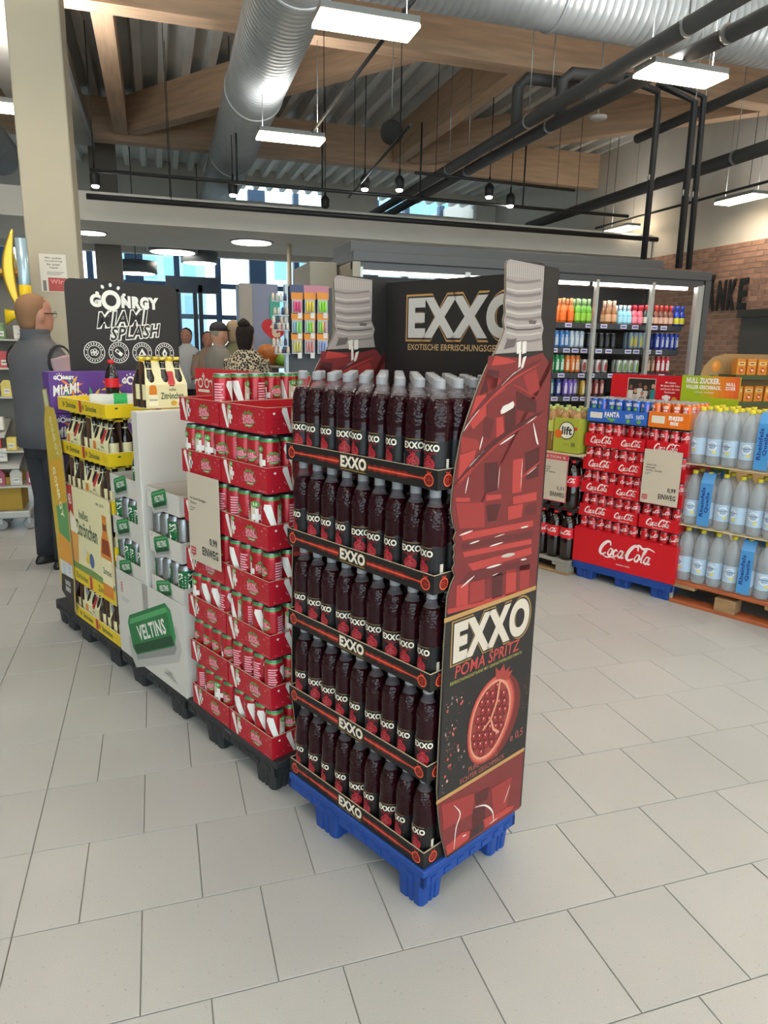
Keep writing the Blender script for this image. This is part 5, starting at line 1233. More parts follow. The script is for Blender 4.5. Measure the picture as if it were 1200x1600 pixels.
WPET = mat('water_pet', '#b4bfc8', .04, alpha=.45, coat=.8, bump=.4, bscale=26); YCAP = mat('yellow_cap', '#d8c62f', .4); LBLB = mat('water_label', '#a9c6e0', .45); BANDB = mat('film_band_blue', '#4d93cf', .35); FILM = mat('shrink_film', '#ffffff', .08, alpha=.10, bump=.5, bscale=25)
def big_bottle_mesh(m, h=.325, r=.0425):
    return MB().lathe([(r * .8, .0), (r * .97, .008), (r, .03), (r, h * .46), (r * .93, h * .50), (r, h * .55), (r * 1.0, h * .70), (r * .82, h * .80), (r * .5, h * .89), (r * .33, h * .93)], 18, m)
wb_m = big_bottle_mesh(WPET).mesh('bottle'); wc_m = MB().lathe([(.0155, .300), (.016, .303), (.016, .318), (.0145, .321)], 16, YCAP).mesh('cap')
mb = MB(); r = .0431
mb.lathe([(r, .055), (r, .150)], 18, LBLB, cap0=False, cap1=False); c = Cyl((0, 0, 0), r + .0001, math.pi)
mb.ring(0, .112, .020, .026, c, flat('#e9eef2'), .0008, 20); mb.text('Rheinfels', c, 0, .116, flat('#2a4a86'), w=.055, h=.011, bold=.02, d=.001); mb.text('QUELLE', c, 0, .103, flat('#2a4a86'), w=.03, h=.006, bold=.02, d=.001); mb.disc(.012, .078, .012, .008, c, flat('#d9cf3c'), .001, 10)
c = Cyl((0, 0, 0), r + .0001, math.pi + 1.9)
for i in range(6): mb.rect(-.012, .012, .07 + i * .012, .076 + i * .012, c, flat('#d9e2ea'), .0006)
wl_m = mb.mesh('label')
def water_pack(band=True):
    t = thing('water_six_pack', 'x', 'six-pack')
    for i in range(3):
        for j in range(2):
            bo = obj('bottle', wb_m, t, (.044 + j * .0875, .044 + i * .0875, 0), random.uniform(-.7, .5)); obj('cap', wc_m, bo); obj('label', wl_m, bo)
    if band:
        mb = MB(); x = -.0015
        ring = [(x, z) for z in (.012, .10, .20, .26)] + [(.03, .315), (.10, .322), (.15, .318), (.1765, .26), (.1765, .012)]
        for (a, b_) in zip(ring[:-1], ring[1:]): mb.add([(a[0], .095, a[1]), (a[0], .165, a[1]), (b_[0], .165, b_[1]), (b_[0], .095, b_[1])], [(0, 1, 2, 3)], BANDB)
        for tx, w_, yo in (('Rheinfels', .17, .145), ('Quelle', .12, .117)):
            vs, fs, asp = textgeo(tx, .03)
            mb.add([(x - .0012, yo - y * -.022, .15 + xx * w_) for xx, y in vs], [tuple(reversed(q)) for q in fs], flat('#1d3f86'))
        mb.build('film_band', t)
    mb = MB(); x0, x1 = -.0006, .1756
    ring = [(x0, .004), (x0, .225), (.02, .290), (.155, .290), (x1, .225), (x1, .004)]
    vs = [(x, y, z) for x, z in ring for y in (.0, .262)]
    mb.add(vs, [(2 * i, 2 * i + 1, 2 * i + 3, 2 * i + 2) for i in range(len(ring) - 1)], FILM); mb.build('shrink_film', t)
    return t
wpk = water_pack(); wpn = water_pack(False)
SHEET = mat('card_sheet', '#c9b693', .8)
for k, (z, nm) in enumerate([(.145, 'bottom'), (.503, 'middle'), (.864, 'top')]):
    if k: tag(MB().box(0, .80, 0, 1.2, 0, .004, SHEET).build('cardboard_sheet', None, W(2.835, -.54, z - .022), PHI), 'thin cardboard sheet under the %s water layer' % nm, 'cardboard', 'sheets between water layers')
    z2 = z if k == 0 else z - .018
    for q in range(3):
        a0 = .665 - .2645 * (q + 1)
        for rr_ in range(2 if k == 2 else 1):
            use = wpk if (q + k) % 2 == 1 or q == 2 else wpn
            place(use, W(2.848 + rr_ * .18, a0, z2), PHI, 'clear water six-pack, %s layer, %s from the cola display, %s row' % (nm, ordn(q), ordn(rr_)), 'water six-packs')
# ================================================================== COLA BOTTLE PALLET
cp = thing('wooden_pallet', 'grey worn pallet under the big cola bottles', 'pallet', W(2.78, 1.372, 0), PHI)
for i, x in enumerate((0, .16, .32, .48)): plank(cp, x, x + .13, -.03, .80, .078, .098, PW3)
for y in (-.03, .33, .67): plank(cp, 0, .6, y, y + .12, .056, .078, PW3)
for x in (0, .25, .5):
    plank(cp, x, x + .09, -.03, .80, 0, .018, PW1)
    for y in (-.03, .35, .70): plank(cp, x, x + .09, y, y + .09, .018, .056, PW3, 'block')
CB_M = mat('cola_pet', '#1c110d', .06, coat=.6); cbm = big_bottle_mesh(CB_M, .325, .0500).mesh('bottle'); ccm = MB().lathe([(.0155, .298), (.016, .30), (.016, .316), (.0145, .319)], 16, REDCAP).mesh('cap')
mb = MB(); mb.lathe([(.0507, .15), (.0507, .222)], 18, COKERED, cap0=False, cap1=False); c = Cyl((0, 0, 0), .0508, math.pi); script_logo(mb, c, 0, .186, .10, CWHT, .0008); clm = mb.mesh('label')
AP = mat('apple_soda', '#a9793a', .08, coat=.4, trans=.3); apm = big_bottle_mesh(AP, .29, .044).mesh('bottle'); GCAP = mat('pale_green_cap', '#a9b86a', .4); acm = MB().lathe([(.0155, .268), (.016, .27), (.016, .286), (.0145, .289)], 16, GCAP).mesh('cap')
mb = MB(); mb.lathe([(.0446, .13), (.0446, .20)], 18, mat('lift_label', '#b9bd4a', .45), cap0=False, cap1=False); c = Cyl((0, 0, 0), .0447, math.pi); mb.disc(0, .165, .022, .022, c, flat('#efe9d8'), .0006, 14); mb.text('lift', c, 0, .165, flat('#2c2a28'), w=.03, h=.022, bold=.03, d=.0012); alm = mb.mesh('label')
def soda_pack(bm_m, cm, lm, film=None, st=.0905, na=2, nb=3):
    t = thing('soda_six_pack', 'x', 'six-pack')
    for i in range(na):
        for j in range(nb):
            bo = obj('bottle', bm_m, t, (.001 + st * (j + .5), .001 + st * (i + .5), 0), random.uniform(-.9, .9)); obj('cap', cm, bo); obj('label', lm, bo)
    if film:
        mb = MB(); fm = mat('lift_film', '#a3ab3d', .35)
        mb.box(-.002, -.0005, 0, .184, .004, .225, fm); mb.box(-.0005, .27, -.0015, 0, .004, .225, fm); mb.build('printed_film', t)
        mb = MB(); f = frL(-.002, .184); mb.disc(.095, .145, .055, .055, f, flat('#e9e4d2'), .0006, 20); mb.ring(.095, .145, .052, .058, f, flat('#39352c'), .0009, 24); mb.text('lift', f, .097, .145, flat('#2c2a28'), w=.075, h=.055, bold=.04, d=.0012); mb.disc(.035, .12, .028, .028, f, flat('#d9641f'), .0014, 14); mb.disc(.162, .16, .012, .012, f, flat('#c9402a'), .0008, 10)
        for i in range(5): mb.rect(.135 + i * .006, .138 + i * .006, .045, .07, f, flat('#3a3937'))
        mb.text('LIFT', f, .095, .055, flat('#7d7a52'), w=.04, h=.01, bold=.02); mb.build('film_print', t)
    return t
kp = soda_pack(cbm, ccm, clm, None, .1015, 3, 2); lp_ = soda_pack(apm, acm, alm, True); ln_ = soda_pack(apm, acm, alm)
for k, z in enumerate((.0985, .448)):
    for q in range(2): place(kp, W(2.790, 1.342 + q * .307, z), PHI, 'cola bottle six-pack, %s layer, %s the can display' % (('lower', 'upper')[k], ('next to', 'second from')[q]), 'cola bottle six-packs')
tag(MB().box(0, .56, -.03, .80, 0, .012, SHEET).build('cardboard_sheet', None, W(2.775, 1.345, .802), PHI), 'cardboard sheet carrying the apple soda packs', 'cardboard', 'sheets between water layers')
place(lp_, W(2.795, 1.345, .815), PHI, 'apple soda six-pack in printed lime film beside the cola cans', 'apple soda six-packs')
place(ln_, W(2.800, 1.535, .815), PHI, 'apple soda six-pack in clear film, farther from the cola cans', 'apple soda six-packs')
dup(ln_, W(2.800, 1.722, .815), PHI, 'apple soda six-pack farthest along the cardboard sheet, behind the cardboard bottle', 'apple soda six-packs')
price_sign('price_sign', 'red framed promotion price card on the cola bottle pallet', W(2.768, 1.388, .490), ['Coca-Cola', 'Limonade', 'versch. Sorten'], '1,11', True, .21, .315)
# ================================================================== COOLER CABINET
CAB = mat('cooler_anthracite', '#4a4a4b', .4, metal=.2); CABIN = mat('cooler_inside', '#1a1b1d', .5); CABL = mat('cooler_side', '#8f897b', .4); LED = mat('cooler_led', '#fff7ea', .4, emit=11)
X0, X1, YF = 1.42, 4.66, 5.28
ck = thing('cooler_cabinet', 'long dark grey glass door drinks cooler against the brick wall', 'cooler', (X0, YF, 0))
LX = X1 - X0
MB().box(0, LX, .12, .86, 0, .30, CABIN).build('plinth', ck)
MB().box(.05, LX - .06, .80, .86, .30, 2.05, CABIN).build('back_wall', ck)
MB().rbox(0, LX, 0, .86, 2.075, 2.15, CAB, .006).build('hood', ck)
MB().rbox(.06, LX - .28, .30, .86, 2.15, 2.26, CAB, .006).build('roof_box', ck)
MB().rbox(0, .06, .0, .86, 0, 2.075, CABL, .004).build('side_panel', ck)
MB().rbox(-.24, -.02, .40, 1.1, 0, 2.10, mat('taupe_unit', '#857f72', .5), .006).build('side_unit', ck)
MB().box(0, LX, .02, .06, 2.02, 2.075, CAB).build('header_rail', ck)
MB().box(LX - .06, LX, 0, .06, 0, 2.075, CAB).build('corner_post', ck)
MB().box(LX - .04, LX - .02, .80, .86, 0, 2.075, CAB).build('corner_post', ck)
CG = mat('cooler_glass', '#1a1f22', .02, alpha=.05, spec=.6); DF = mat('door_profile', '#a9aaa6', .35, metal=.6)
MB().box(LX - .035, LX - .029, .06, .80, .1, 2.06, CG).build('side_glass', ck)
edges = [.06, .93, (3.53 - X0), (4.07 - X0), LX - .06]
for i, (a, c) in enumerate(zip(edges[:-1], edges[1:])):
    d = MB().box(a + .01, c - .01, .025, .032, .12, 2.03, CG).build('door', ck)
    w1 = .022 if i != 2 else .010; w2 = .022 if i != 1 else .018
    MB().box(a, a + w1, .01, .045, .1, 2.04, DF).build('door_profile', d); MB().box(c - (.009 if i == 2 else w2), c, .01, .045, .1, 2.04, DF).build('door_profile', d)
MB().box(LX - .135, LX - .075, .0, .05, .1, 2.03, DF).build('door_edge', ck)
for a, c in ((.09, 2.08), (2.14, LX - .16)):
    t_ = MB().box(a, c, .10, .14, 2.000, 2.030, LED).build('light_tube', ck)
ld = bpy.data.lights.new('cooler_light', 'AREA'); ld.shape = 'RECTANGLE'; ld.size = LX - .2; ld.size_y = .05; ld.energy = 5; ld.color = (.95, .96, 1.0)
lo = bpy.data.objects.new('cooler_light', ld); COL.objects.link(lo); lo.parent = ck; lo.location = (LX / 2, .12, 1.99); lo.rotation_euler = (math.radians(22), 0, 0)
SHZ = [1.695, 1.485, 1.275, 1.075, .80, .5]
SHX = [4.62, 4.61, 4.58, 4.55, 4.5, 4.5]
TAG = mat('price_tag', '#d9d6e6', .5); TAGI = flat('#5a4f9a')
rr = random.Random(21)
tag_m = MB().box(-.032, .032, -.002, 0, -.017, .017, TAG); tag_m.rect(-.024, .024, -.006, .006, frN(-.002), TAGI, .0005); tag_m = tag_m.mesh('price_tag')
for k, z in enumerate(SHZ):
    sh = MB().rbox(.07, SHX[k] - X0 - .1, .17, .78, z - .05, z - .004, CABIN, .004).build('shelf', ck)
    MB().box(.07, SHX[k] - X0 - .1, .150, .168, z - .045, z + .0, mat('shelf_rail', '#3c3e43', .4)).build('shelf_rail', sh)
    x = 1.62
    while x < SHX[k] - X0 - .2:
        obj('price_tag', tag_m, sh, (x, .150, z - .022)); x += rr.choice([.085, .12, .15, .2, .1])
def pbottle(col, lab, cap, h=.19, r=.028):
    t = thing('cooler_bottle', 'x', 'bottle')
    g = mat('glass_' + col.strip('#'), col, .12, coat=.5); 
    MB().lathe([(r * .9, 0), (r, .004), (r, h * .5), (r * .9, h * .6), (r * .5, h * .74), (r * .44, h * .92)], 14, g).build('body', t)
    MB().lathe([(r * 1.02, h * .12), (r * 1.02, h * .42)], 14, flat(lab), cap0=False, cap1=False).build('label', t)
    MB().lathe([(r * .52, h * .70), (r * .50, h * .92), (r * .52, h * .93), (r * .50, h)], 14, flat(cap)).build('cap', t)
    return t
def pcan(col, col2, h=.15, r=.027):
    t = thing('cooler_can', 'x', 'can'); can_parts(t, h, r, mat('can_' + col.strip('#'), col, .3, metal=.2), None, 12)
    mb = MB(); c = Cyl((0, 0, 0), r + .0002, -math.pi / 2); mb.rect(-.014, .014, h * .18, h * .62, c, flat(col2), .0005); mb.disc(0, h * .70, .010, .012, c, flat(col2), .0005, 8); mb.build('can_print', t); return t
def run(px0, px1, k, n, proto, what, rows=2, dz=0.0):
    xa = onY(px0, 500, YF + .22).x; xb = onY(px1, 500, YF + .22).x
    for i in range(n):
        for j in range(rows):
            x = xa + (xb - xa) * (i + .5) / n
            lb = '%s, %s on the %s shelf%s' % (what, ordn(i), ['top', 'second', 'third', 'fourth'][k], '' if j == 0 else ', back row')
            place(proto, (x, YF + .215 + j * .062, SHZ[k] + dz - .0035), rr.uniform(-.3, .3), lb, 'drinks inside the cooler')
run(872, 896, 0, 2, pbottle('#d9641c', '#e06a1f', '#d98a5a', .205), 'orange soda bottle in cooler')
run(896, 922, 0, 3, pbottle('#5f9a2a', '#8fbf3a', '#8fae7a', .205), 'green soda bottle in cooler')
run(944, 962, 0, 2, pbottle('#8a5a35', '#c99a74', '#d9b49a', .2), 'brown coffee bottle in cooler')
run(964, 984, 0, 3, pbottle('#7fb5c4', '#9ad0dc', '#cfe3e8', .165), 'pale blue mixer bottle in cooler')
run(985, 1002, 0, 2, pbottle('#d05a6a', '#e88a9a', '#c22a3a', .17), 'pink mixer bottle with red cap in cooler')
run(1004, 1018, 0, 2, pbottle('#2f3a30', '#d0c9bd', '#b8303c', .175), 'dark mixer bottle with red cap in cooler')
run(1019, 1050, 0, 4, pbottle('#6a3a2a', '#c9a08a', '#c23a34', .175), 'brown red capped bottle in cooler')
run(1052, 1068, 0, 2, pbottle('#1f3a9a', '#d9cf3a', '#2a4ac0', .175), 'blue necked bottle with yellow label in cooler')
run(866, 890, 1, 3, pcan('#3a7ac0', '#cfdbe6'), 'blue and white slim can in cooler')
run(890, 913, 1, 3, pcan('#aebfd0', '#eef2f6'), 'silver slim can in cooler')
run(916, 964, 1, 5, pcan('#1d1d1f', '#4a4a4c', .135), 'black energy can in cooler')
run(984, 1012, 1, 4, pcan('#7f94a8', '#cfc24a', .15), 'grey and yellow can in cooler')
run(1024, 1062, 1, 5, pcan('#22379a', '#c9ccd9', .15), 'dark blue energy can in cooler')
run(862, 885, 2, 3, pcan('#1f8a4a', '#dfeee4', .155), 'green can in cooler')
run(886, 910, 2, 3, pcan('#e0761f', '#f3dcc0', .155), 'orange can in cooler')
run(912, 955, 2, 4, pcan('#d5d0cb', '#a8383c', .12), 'white can in cooler')
run(968, 1004, 2, 4, pcan('#cfd2cc', '#7aa05a', .12), 'white and green can in cooler')
run(1014, 1028, 2, 2, pcan('#6a4636', '#c9a98a', .155), 'brown coffee can in cooler')
run(1030, 1052, 2, 3, pcan('#c22a36', '#efe6e2', .155), 'red and white can in cooler')
run(862, 872, 3, 1, pcan('#2f7d86', '#cfe3e6', .15), 'teal can in cooler')
run(873, 884, 3, 1, pcan('#2f3f9a', '#d5d9ea', .15), 'royal blue can in cooler')
run(886, 908, 3, 3, pcan('#7a5fc0', '#e3dcf2', .15), 'purple can in cooler')
run(912, 922, 3, 1, pcan('#c9a23a', '#efe0b0', .14), 'gold can in cooler')
run(924, 952, 3, 3, pcan('#8a3a3e', '#d9b0a6', .145), 'dark red can in cooler')
# ================================================================== TEA DISPLAY BEHIND THE WATER
KRAFT = mat('kraft_board', '#a9875a', .7, var=.06, vscale=8)
t = thing('tea_display', 'kraft cardboard display with arched header near the brick wall', 'display', (5.55, 6.3, 0))
f = frN(0); MB().prism([(0, 0), (1.0, 0), (1.0, 1.46), (.30, 1.46), (.14, 1.42), (.04, 1.32), (0, 1.2)], f, -.01, 0, KRAFT, BEDGE).build('back_board', t)
mb = MB(); mb.disc(.20, 1.33, .06, .06, f, flat('#d98a3a'), .001, 16); mb.disc(.185, 1.345, .03, .03, f, flat('#e3a45a'), .0016, 12); mb.poly([(.10, 1.24), (.17, 1.235), (.2, 1.225), (.15, 1.22)], f, flat('#4a7a3a'), .001); mb.build('print', t)
for k, z in enumerate((.25, .62, .92, 1.20)): MB().box(.24, 1.0, -.26, -.01, z, z + .045, mat('display_green', '#4d5a3a', .6)).build('shelf', t)
MB().box(.24, .98, -.25, -.02, 0, .25, KRAFT).build('plinth', t)
tb = thing('tea_carton', 'x', 'carton'); TO = mat('tea_orange', '#d98a35', .5); MB().rbox(0, .115, 0, .07, 0, .165, TO, .003).build('box', tb)
mb = MB(); f = frN(0); mb.rect(.012, .103, .10, .135, f, flat('#e9c98a')); mb.disc(.06, .05, .032, .030, f, flat('#c9522a'), .0006, 12); mb.poly([(.04, .06), (.085, .055), (.07, .03)], f, flat('#efe0c0'), .0009); mb.rect(.03, .085, .112, .124, f, flat('#7a4a2a'), .0009); mb.build('print', tb)
for k, z in enumerate((1.245, .965)):
    for i in range(5): place(tb, (5.55 + .27 + i * .14, 6.3 - .22, z), rr.uniform(-.05, .05), 'orange tea carton, %s of the %s display shelf' % (ordn(i), ('top', 'second')[k]), 'orange tea cartons')
# ================================================================== BACKGROUND: NOTICE, RACKS, KIOSK
t = thing('notice', 'white job notice taped to the cream pillar', 'notice', (0, 6.397, 0))
a0 = onY(60, 396, 6.397); a1 = onY(107, 457, 6.397); f = Fr((a0.x, 0, a1.z), X_, Z_); w = a1.x - a0.x; h = a0.z - a1.z
mb = MB(); mb.box(a0.x, a1.x, -.002, 0, a1.z, a0.z, mat('notice_paper', '#d9d6cc', .6)); mb.build('paper', t)
mb = MB(); f = Fr((a0.x, -.002, a1.z), X_, Z_)
for i, s_ in enumerate(('Wir suchen', 'Verstärkung', 'für unser', 'Team!')): mb.text(s_, f, w * .52, h * (.90 - i * .085), flat('#3a3733'), w=w * (.62, .66, .5, .32)[i], h=h * .05, bold=.02)
for i in range(3): mb.rect(w * .25, w * (.9 - i * .08), h * (.52 - i * .035), h * (.535 - i * .035), f, flat('#8a857c'))
mb.rect(w * .28, w * .98, h * .02, h * .38, f, flat('#a8433f')); mb.text('Wir', f, w * .6, h * .28, flat('#d98a86'), w=w * .5, h=h * .12, bold=.03); mb.rect(w * .08, w * .2, h * .02, h * .3, f, flat('#77736c')); mb.build('print', t)
# gold foil balloon shape and yellow bow stand
GOLDM = mat('gold_foil', '#c9a33a', .28, metal=.6); YELP = mat('yellow_paper', '#dcb912', .5)
P = onY(36, 490, 5.9); t = thing('gift_topper', 'gold foil leaf with yellow bow on the left rack', 'decoration', P)
rings = []
for i in range(13):
    u = i / 12; z = .02 + u * .56; wd = .012 + .085 * math.sin(math.pi * min(1, u * 1.02)) ** .8; cx = -.02 - .05 * math.sin(math.pi * u)
    rings.append([(cx + wd * math.cos(q) * .42 + .25 * (wd * .5 * math.sin(q)), wd * .10 * math.sin(q), z) for q in [2 * math.pi * k / 10 for k in range(10)]])
MB().loft(rings, GOLDM).build('leaf', t)
rings = [[(.03 + .04 * math.cos(q), .04 * math.sin(q), z) for q in [2 * math.pi * k / 12 for k in range(12)]] for z in (.0, .24, .245, .52)]
MB().loft(rings, mat('blue_foil', '#a9c3d2', .25, metal=.4)).build('foil_cup', t)
MB().loft([[(.03 + .042 * math.cos(q), .042 * math.sin(q), z) for q in [2 * math.pi * k / 12 for k in range(12)]] for z in (-.30, .20)], YELP).build('yellow_tube', t)
for sx in (-1, 1):
    MB().loft([[(sx * (.01 + u * .10), -.05 + .02 * math.cos(q) * (1 - u * .2), .0 + sx * .03 * u + (.012 + .045 * u) * math.sin(q)) for q in [2 * math.pi * k / 8 for k in range(8)]] for u in (0, .5, 1)], YELP).build('bow_loop', t)
# tall gift rack on the left
RK = mat('rack_wire', '#8f9496', .35, metal=.7)
xr0 = onY(-60, 600, 5.95).x; xr1 = onY(46, 600, 5.95).x
rk = thing('gift_rack', 'wire shop rack with decorations behind the man in the vest', 'rack', (xr0, 5.95, 0)); lw = xr1 - xr0
for x in (0, lw):
    for y in (0, .35): MB().tube([(x, y, .06), (x, y, 1.72)], .010, 8, RK).build('upright', rk)
RZ = [onY(20, y, 5.95).z for y in (760, 705, 620, 575, 530)]
for z in RZ: MB().box(0, lw, 0, .35, z - .012, z, mat('rack_shelf', '#b9b7ae', .5)).build('shelf', rk)
MB().box(0, lw, .33, .35, .3, 1.95, mat('rack_back', '#7d786e', .6)).build('back_panel', rk)
MB().box(0, lw, -.02, .36, 1.93, 1.96, mat('rack_top', '#d99a3a', .5)).build('top_shelf', rk)
gcol = ['#d9b23a', '#c9c2b8', '#b0556a', '#8fb0c4', '#d98a3a', '#e3dcd2', '#7a9a6a', '#c24a4a', '#cfa0b0', '#e0c86a', '#a9a49d', '#d9d0e0']
rg = random.Random(31); boxm = {}
pos_w = ['bottom', 'second', 'third', 'fourth', 'top']
def gift_box(col, kind):
    k = (col, kind)
    if k in boxm: return boxm[k]
    t = thing('gift_box', 'x', 'package'); m = mat('gift_' + col.strip('#'), col, .45, var=.1, vscale=30)
    if kind == 0: MB().rbox(-.035, .035, -.03, .03, 0, .10, m, .006).build('box', t)
    elif kind == 1: MB().lathe([(.030, 0), (.034, .01), (.030, .07), (.022, .10), (.026, .115)], 12, m).build('jar', t)
    else: MB().prism([(-.04, 0), (.04, 0), (.042, .09), (.02, .12), (-.02, .12), (-.042, .09)], frN(-.01), -.03, 0, m).build('bag', t)
    mb = MB(); f = frN(-.0315 if kind == 0 else -.0365 if kind == 1 else -.0115); mb.rect(-.02, .02, .02, .055, f, flat('#e6e2d8')); mb.rect(-.014, .014, .032, .044, f, flat(rg.choice(gcol))); mb.build('label', t); boxm[k] = t; return t
kn = ['box', 'jar', 'bag']; cn = {'#d9b23a': 'gold', '#c9c2b8': 'cream', '#b0556a': 'berry red', '#8fb0c4': 'pale blue', '#d98a3a': 'orange', '#e3dcd2': 'white', '#7a9a6a': 'sage green', '#c24a4a': 'red', '#cfa0b0': 'pink', '#e0c86a': 'straw yellow', '#a9a49d': 'grey', '#d9d0e0': 'lilac'}
for k, z in enumerate(RZ + [1.96]):
    n = max(2, int(lw / .095))
    for i in range(n):
        c = rg.choice(gcol); kd = rg.randrange(3)
        place(gift_box(c, kd), (xr0 + .05 + i * (lw - .1) / (n - 1), 5.95 + .07, z + .0005), rg.uniform(-.15, .15), '%s gift %s, %s from the left on the %s level of the wire rack' % (cn[c], kn[kd], ordn(i), (pos_w + ['uppermost'])[k]), 'small gifts on the wire rack')
# trolley with casters and sloping trays
tr = thing('promo_trolley', 'grey promotion trolley on casters at the lower left', 'trolley', (-1.42, 6.05, 0))
TG = mat('trolley_metal', '#a7a59f', .4, metal=.5)
MB().rbox(-.1, .42, -.08, .30, .10, .16, TG, .01).build('base', tr)
MB().box(-.1, .36, -.02, .28, .16, .42, mat('trolley_yellow', '#a8862a', .6)).build('yellow_panel', tr)
for x in (.20, .40):
    for y in (-.02, .24):
        q = MB(); q.lathe([(.038, -.012), (.045, -.008), (.045, .008), (.038, .012)], 16, mat('caster_grey', '#8c8c8a', .5), T=Matrix.Translation((x, y, .045)) @ Matrix.Rotation(math.pi / 2, 4, 'X')); q.box(x - .012, x + .012, y - .02, y + .02, .05, .10, TG); q.build('caster', tr)
for k, (z, x0, x1) in enumerate([(.50, -.1, .38), (.74, -.1, .30)]):
    MB().add([(x0, -.12, z), (x1, -.12, z), (x1, .2, z + .10), (x0, .2, z + .10), (x0, -.12, z + .015), (x1, -.12, z + .015), (x1, .2, z + .115), (x0, .2, z + .115)], [(3, 2, 1, 0), (4, 5, 6, 7), (0, 1, 5, 4), (1, 2, 6, 5), (2, 3, 7, 6), (3, 0, 4, 7)], mat('trolley_tray', '#bdbab4', .5)).build('tray', tr)
    MB().box((x0 + x1) / 2 - .015, (x0 + x1) / 2 + .015, .18, .21, .16, z + .1, TG).build('mast', tr)
    for i in range(3):
        c = ['#d9d3cf', '#c86a5a', '#d8b8b0'][(i + k) % 3]
        o = gift_box(c if c in cn else '#e3dcd2', 2 - (i % 3) if i < 2 else 0)
        place(o, (-1.42 + x0 + .07 + i * .145, 6.05 - .05, z + .052), rg.uniform(-.3, .3), 'small package on the %s sloping tray of the grey trolley, %s from the left' % (('lower', 'upper')[k], ordn(i)), 'packages on the grey trolley')
# stationery stand with hanging packs
X0s, X1s = onY(452, 450, 5.0).x, onY(513, 450, 5.0).x
ztop = ztop_ = onY(480, 446, 5.0).z
st = thing('card_stand', 'grey peg stand with hanging orange stationery packs by the entrance', 'stand', (X0s, 5.0, 0)); lw = X1s - X0s
MB().box(-.015, lw + .03, .012, .04, 0, ztop_ - .01, mat('peg_board', '#3d4044', .5)).build('peg_board', st); MB().box(-.035, -.015, -.03, .04, 0, ztop_, RK).build('upright', st)
for x0, x1, c in ((.0, lw * .36, '#454a6e'), (lw * .36, lw * .70, '#b5788a'), (lw * .70, lw, '#b5788a')): MB().box(x0, x1, -.012, .012, ztop - .09, ztop, flat(c)).build('header_card', st)
hp = ['#d94a7a', '#d9c23a', '#8fd93a', '#7ab0c9', '#9ac9a0', '#7ad93a', '#c9c26a', '#c98a8a', '#8a9ac9']
for r, (py) in enumerate((468, 500, 531)):
    for c in range(3):
        P = onY((464, 484, 504)[c], py, 4.96)
        k = thing('hanging_pack', 'orange topped stationery pack, %s row, %s from the left on the peg stand' % (ordn(r), ordn(c)), 'pack', (P.x, 4.955, P.z), 0, 'stationery packs on the peg stand')
        MB().box(-.040, .040, 0, .010, .0, .045, mat('pack_orange', '#d98a2a', .5)).build('header_card', k); MB().box(-.036, .036, 0, .008, -.095, 0, mat('blister', '#b9bcc0', .2, alpha=.75)).build('blister', k)
        for q in range(3): MB().lathe([(.006, -.085), (.008, -.07), (.008, -.02), (.003, -.01)], 8, flat(hp[(r * 3 + c + q * (r % 2)) % 9]), c=(-.019 + q * .019, -.005, 0)).build('pen', k)
        MB().box(.004, .032, -.004, 0, -.125, -.088, flat('#d5d3cf')).build('price_tag', k)
# red heart sign
P = onY(430, 515, 8.6); hs = thing('heart_sign', 'red heart shaped sign with a cream letter near the peg stand', 'sign', P)
hp_ = [(.30 * .5 * (math.sin(u) ** 3) * 1.05, .30 * .5 * (13 * math.cos(u) - 5 * math.cos(2 * u) - 2 * math.cos(3 * u) - math.cos(4 * u)) / 15) for u in [-2 * math.pi * i / 40 for i in range(40)]]
f = frN(0); 
if area2(hp_) < 0: hp_ = hp_[::-1]
MB().prism(hp_, f, -.02, 0, mat('heart_red', '#c2313a', .4)).build('heart', hs)
mb = MB(); mb.text('t', f, .0, .01, flat('#d6c6ae'), w=.12, h=.20, bold=.05, d=.002, res=4); mb.build('letter', hs); MB().tube([(0, .01, -.1), (0, .01, -P.z)], .012, 8, RK).build('pole', hs)
# kiosk block, basket and toys near the entrance
P0 = onY(375, 442, 10.4); P1 = onY(434, 445, 10.4)
kb = thing('service_kiosk', 'pale lilac kiosk block below the soffit near the entrance', 'kiosk', (P0.x, 10.4, 0)); MB().rbox(0, P1.x - P0.x, 0, .6, 0, P0.z, mat('kiosk_lilac', '#98a0bb', .5), .01).build('body', kb); MB().box(-.02, .16, -.02, 0, 0, P0.z - .01, mat('kiosk_cream', '#b9b3aa', .5)).build('front_strip', kb); MB().box(P1.x - P0.x - .12, P1.x - P0.x + .02, -.03, -.01, 1.5, P0.z - .16, flat('#5ac2a6')).build('teal_poster', kb)
P = onY(422, 556, 8.4); bk_ = thing('gift_basket', 'orange basket of sweets on a table below the heart sign', 'basket', (P.x, 8.4, 0))
MB().lathe([(.10, 0), (.10, P.z - .14), (.24, P.z - .13), (.24, P.z - .11)], 20, mat('table_pale', '#a59f94', .6)).build('table', bk_)
MB().lathe([(.11, P.z - .10), (.15, P.z - .02), (.155, P.z + .05), (.13, P.z + .10), (.07, P.z + .13)], 20, mat('orange_wrap', '#b56a30', .4, var=.25, vscale=14)).build('basket', bk_)
tag(MB().lathe([(.05, 0), (.075, .03), (.08, .07), (.05, .12), (.01, .14)], 16, mat('toy_green', '#6a9a2a', .6)).build('plush_toy', None, (P.x + .12, 8.25, P.z - .109)), 'small green plush toy beside the orange basket', 'toy')
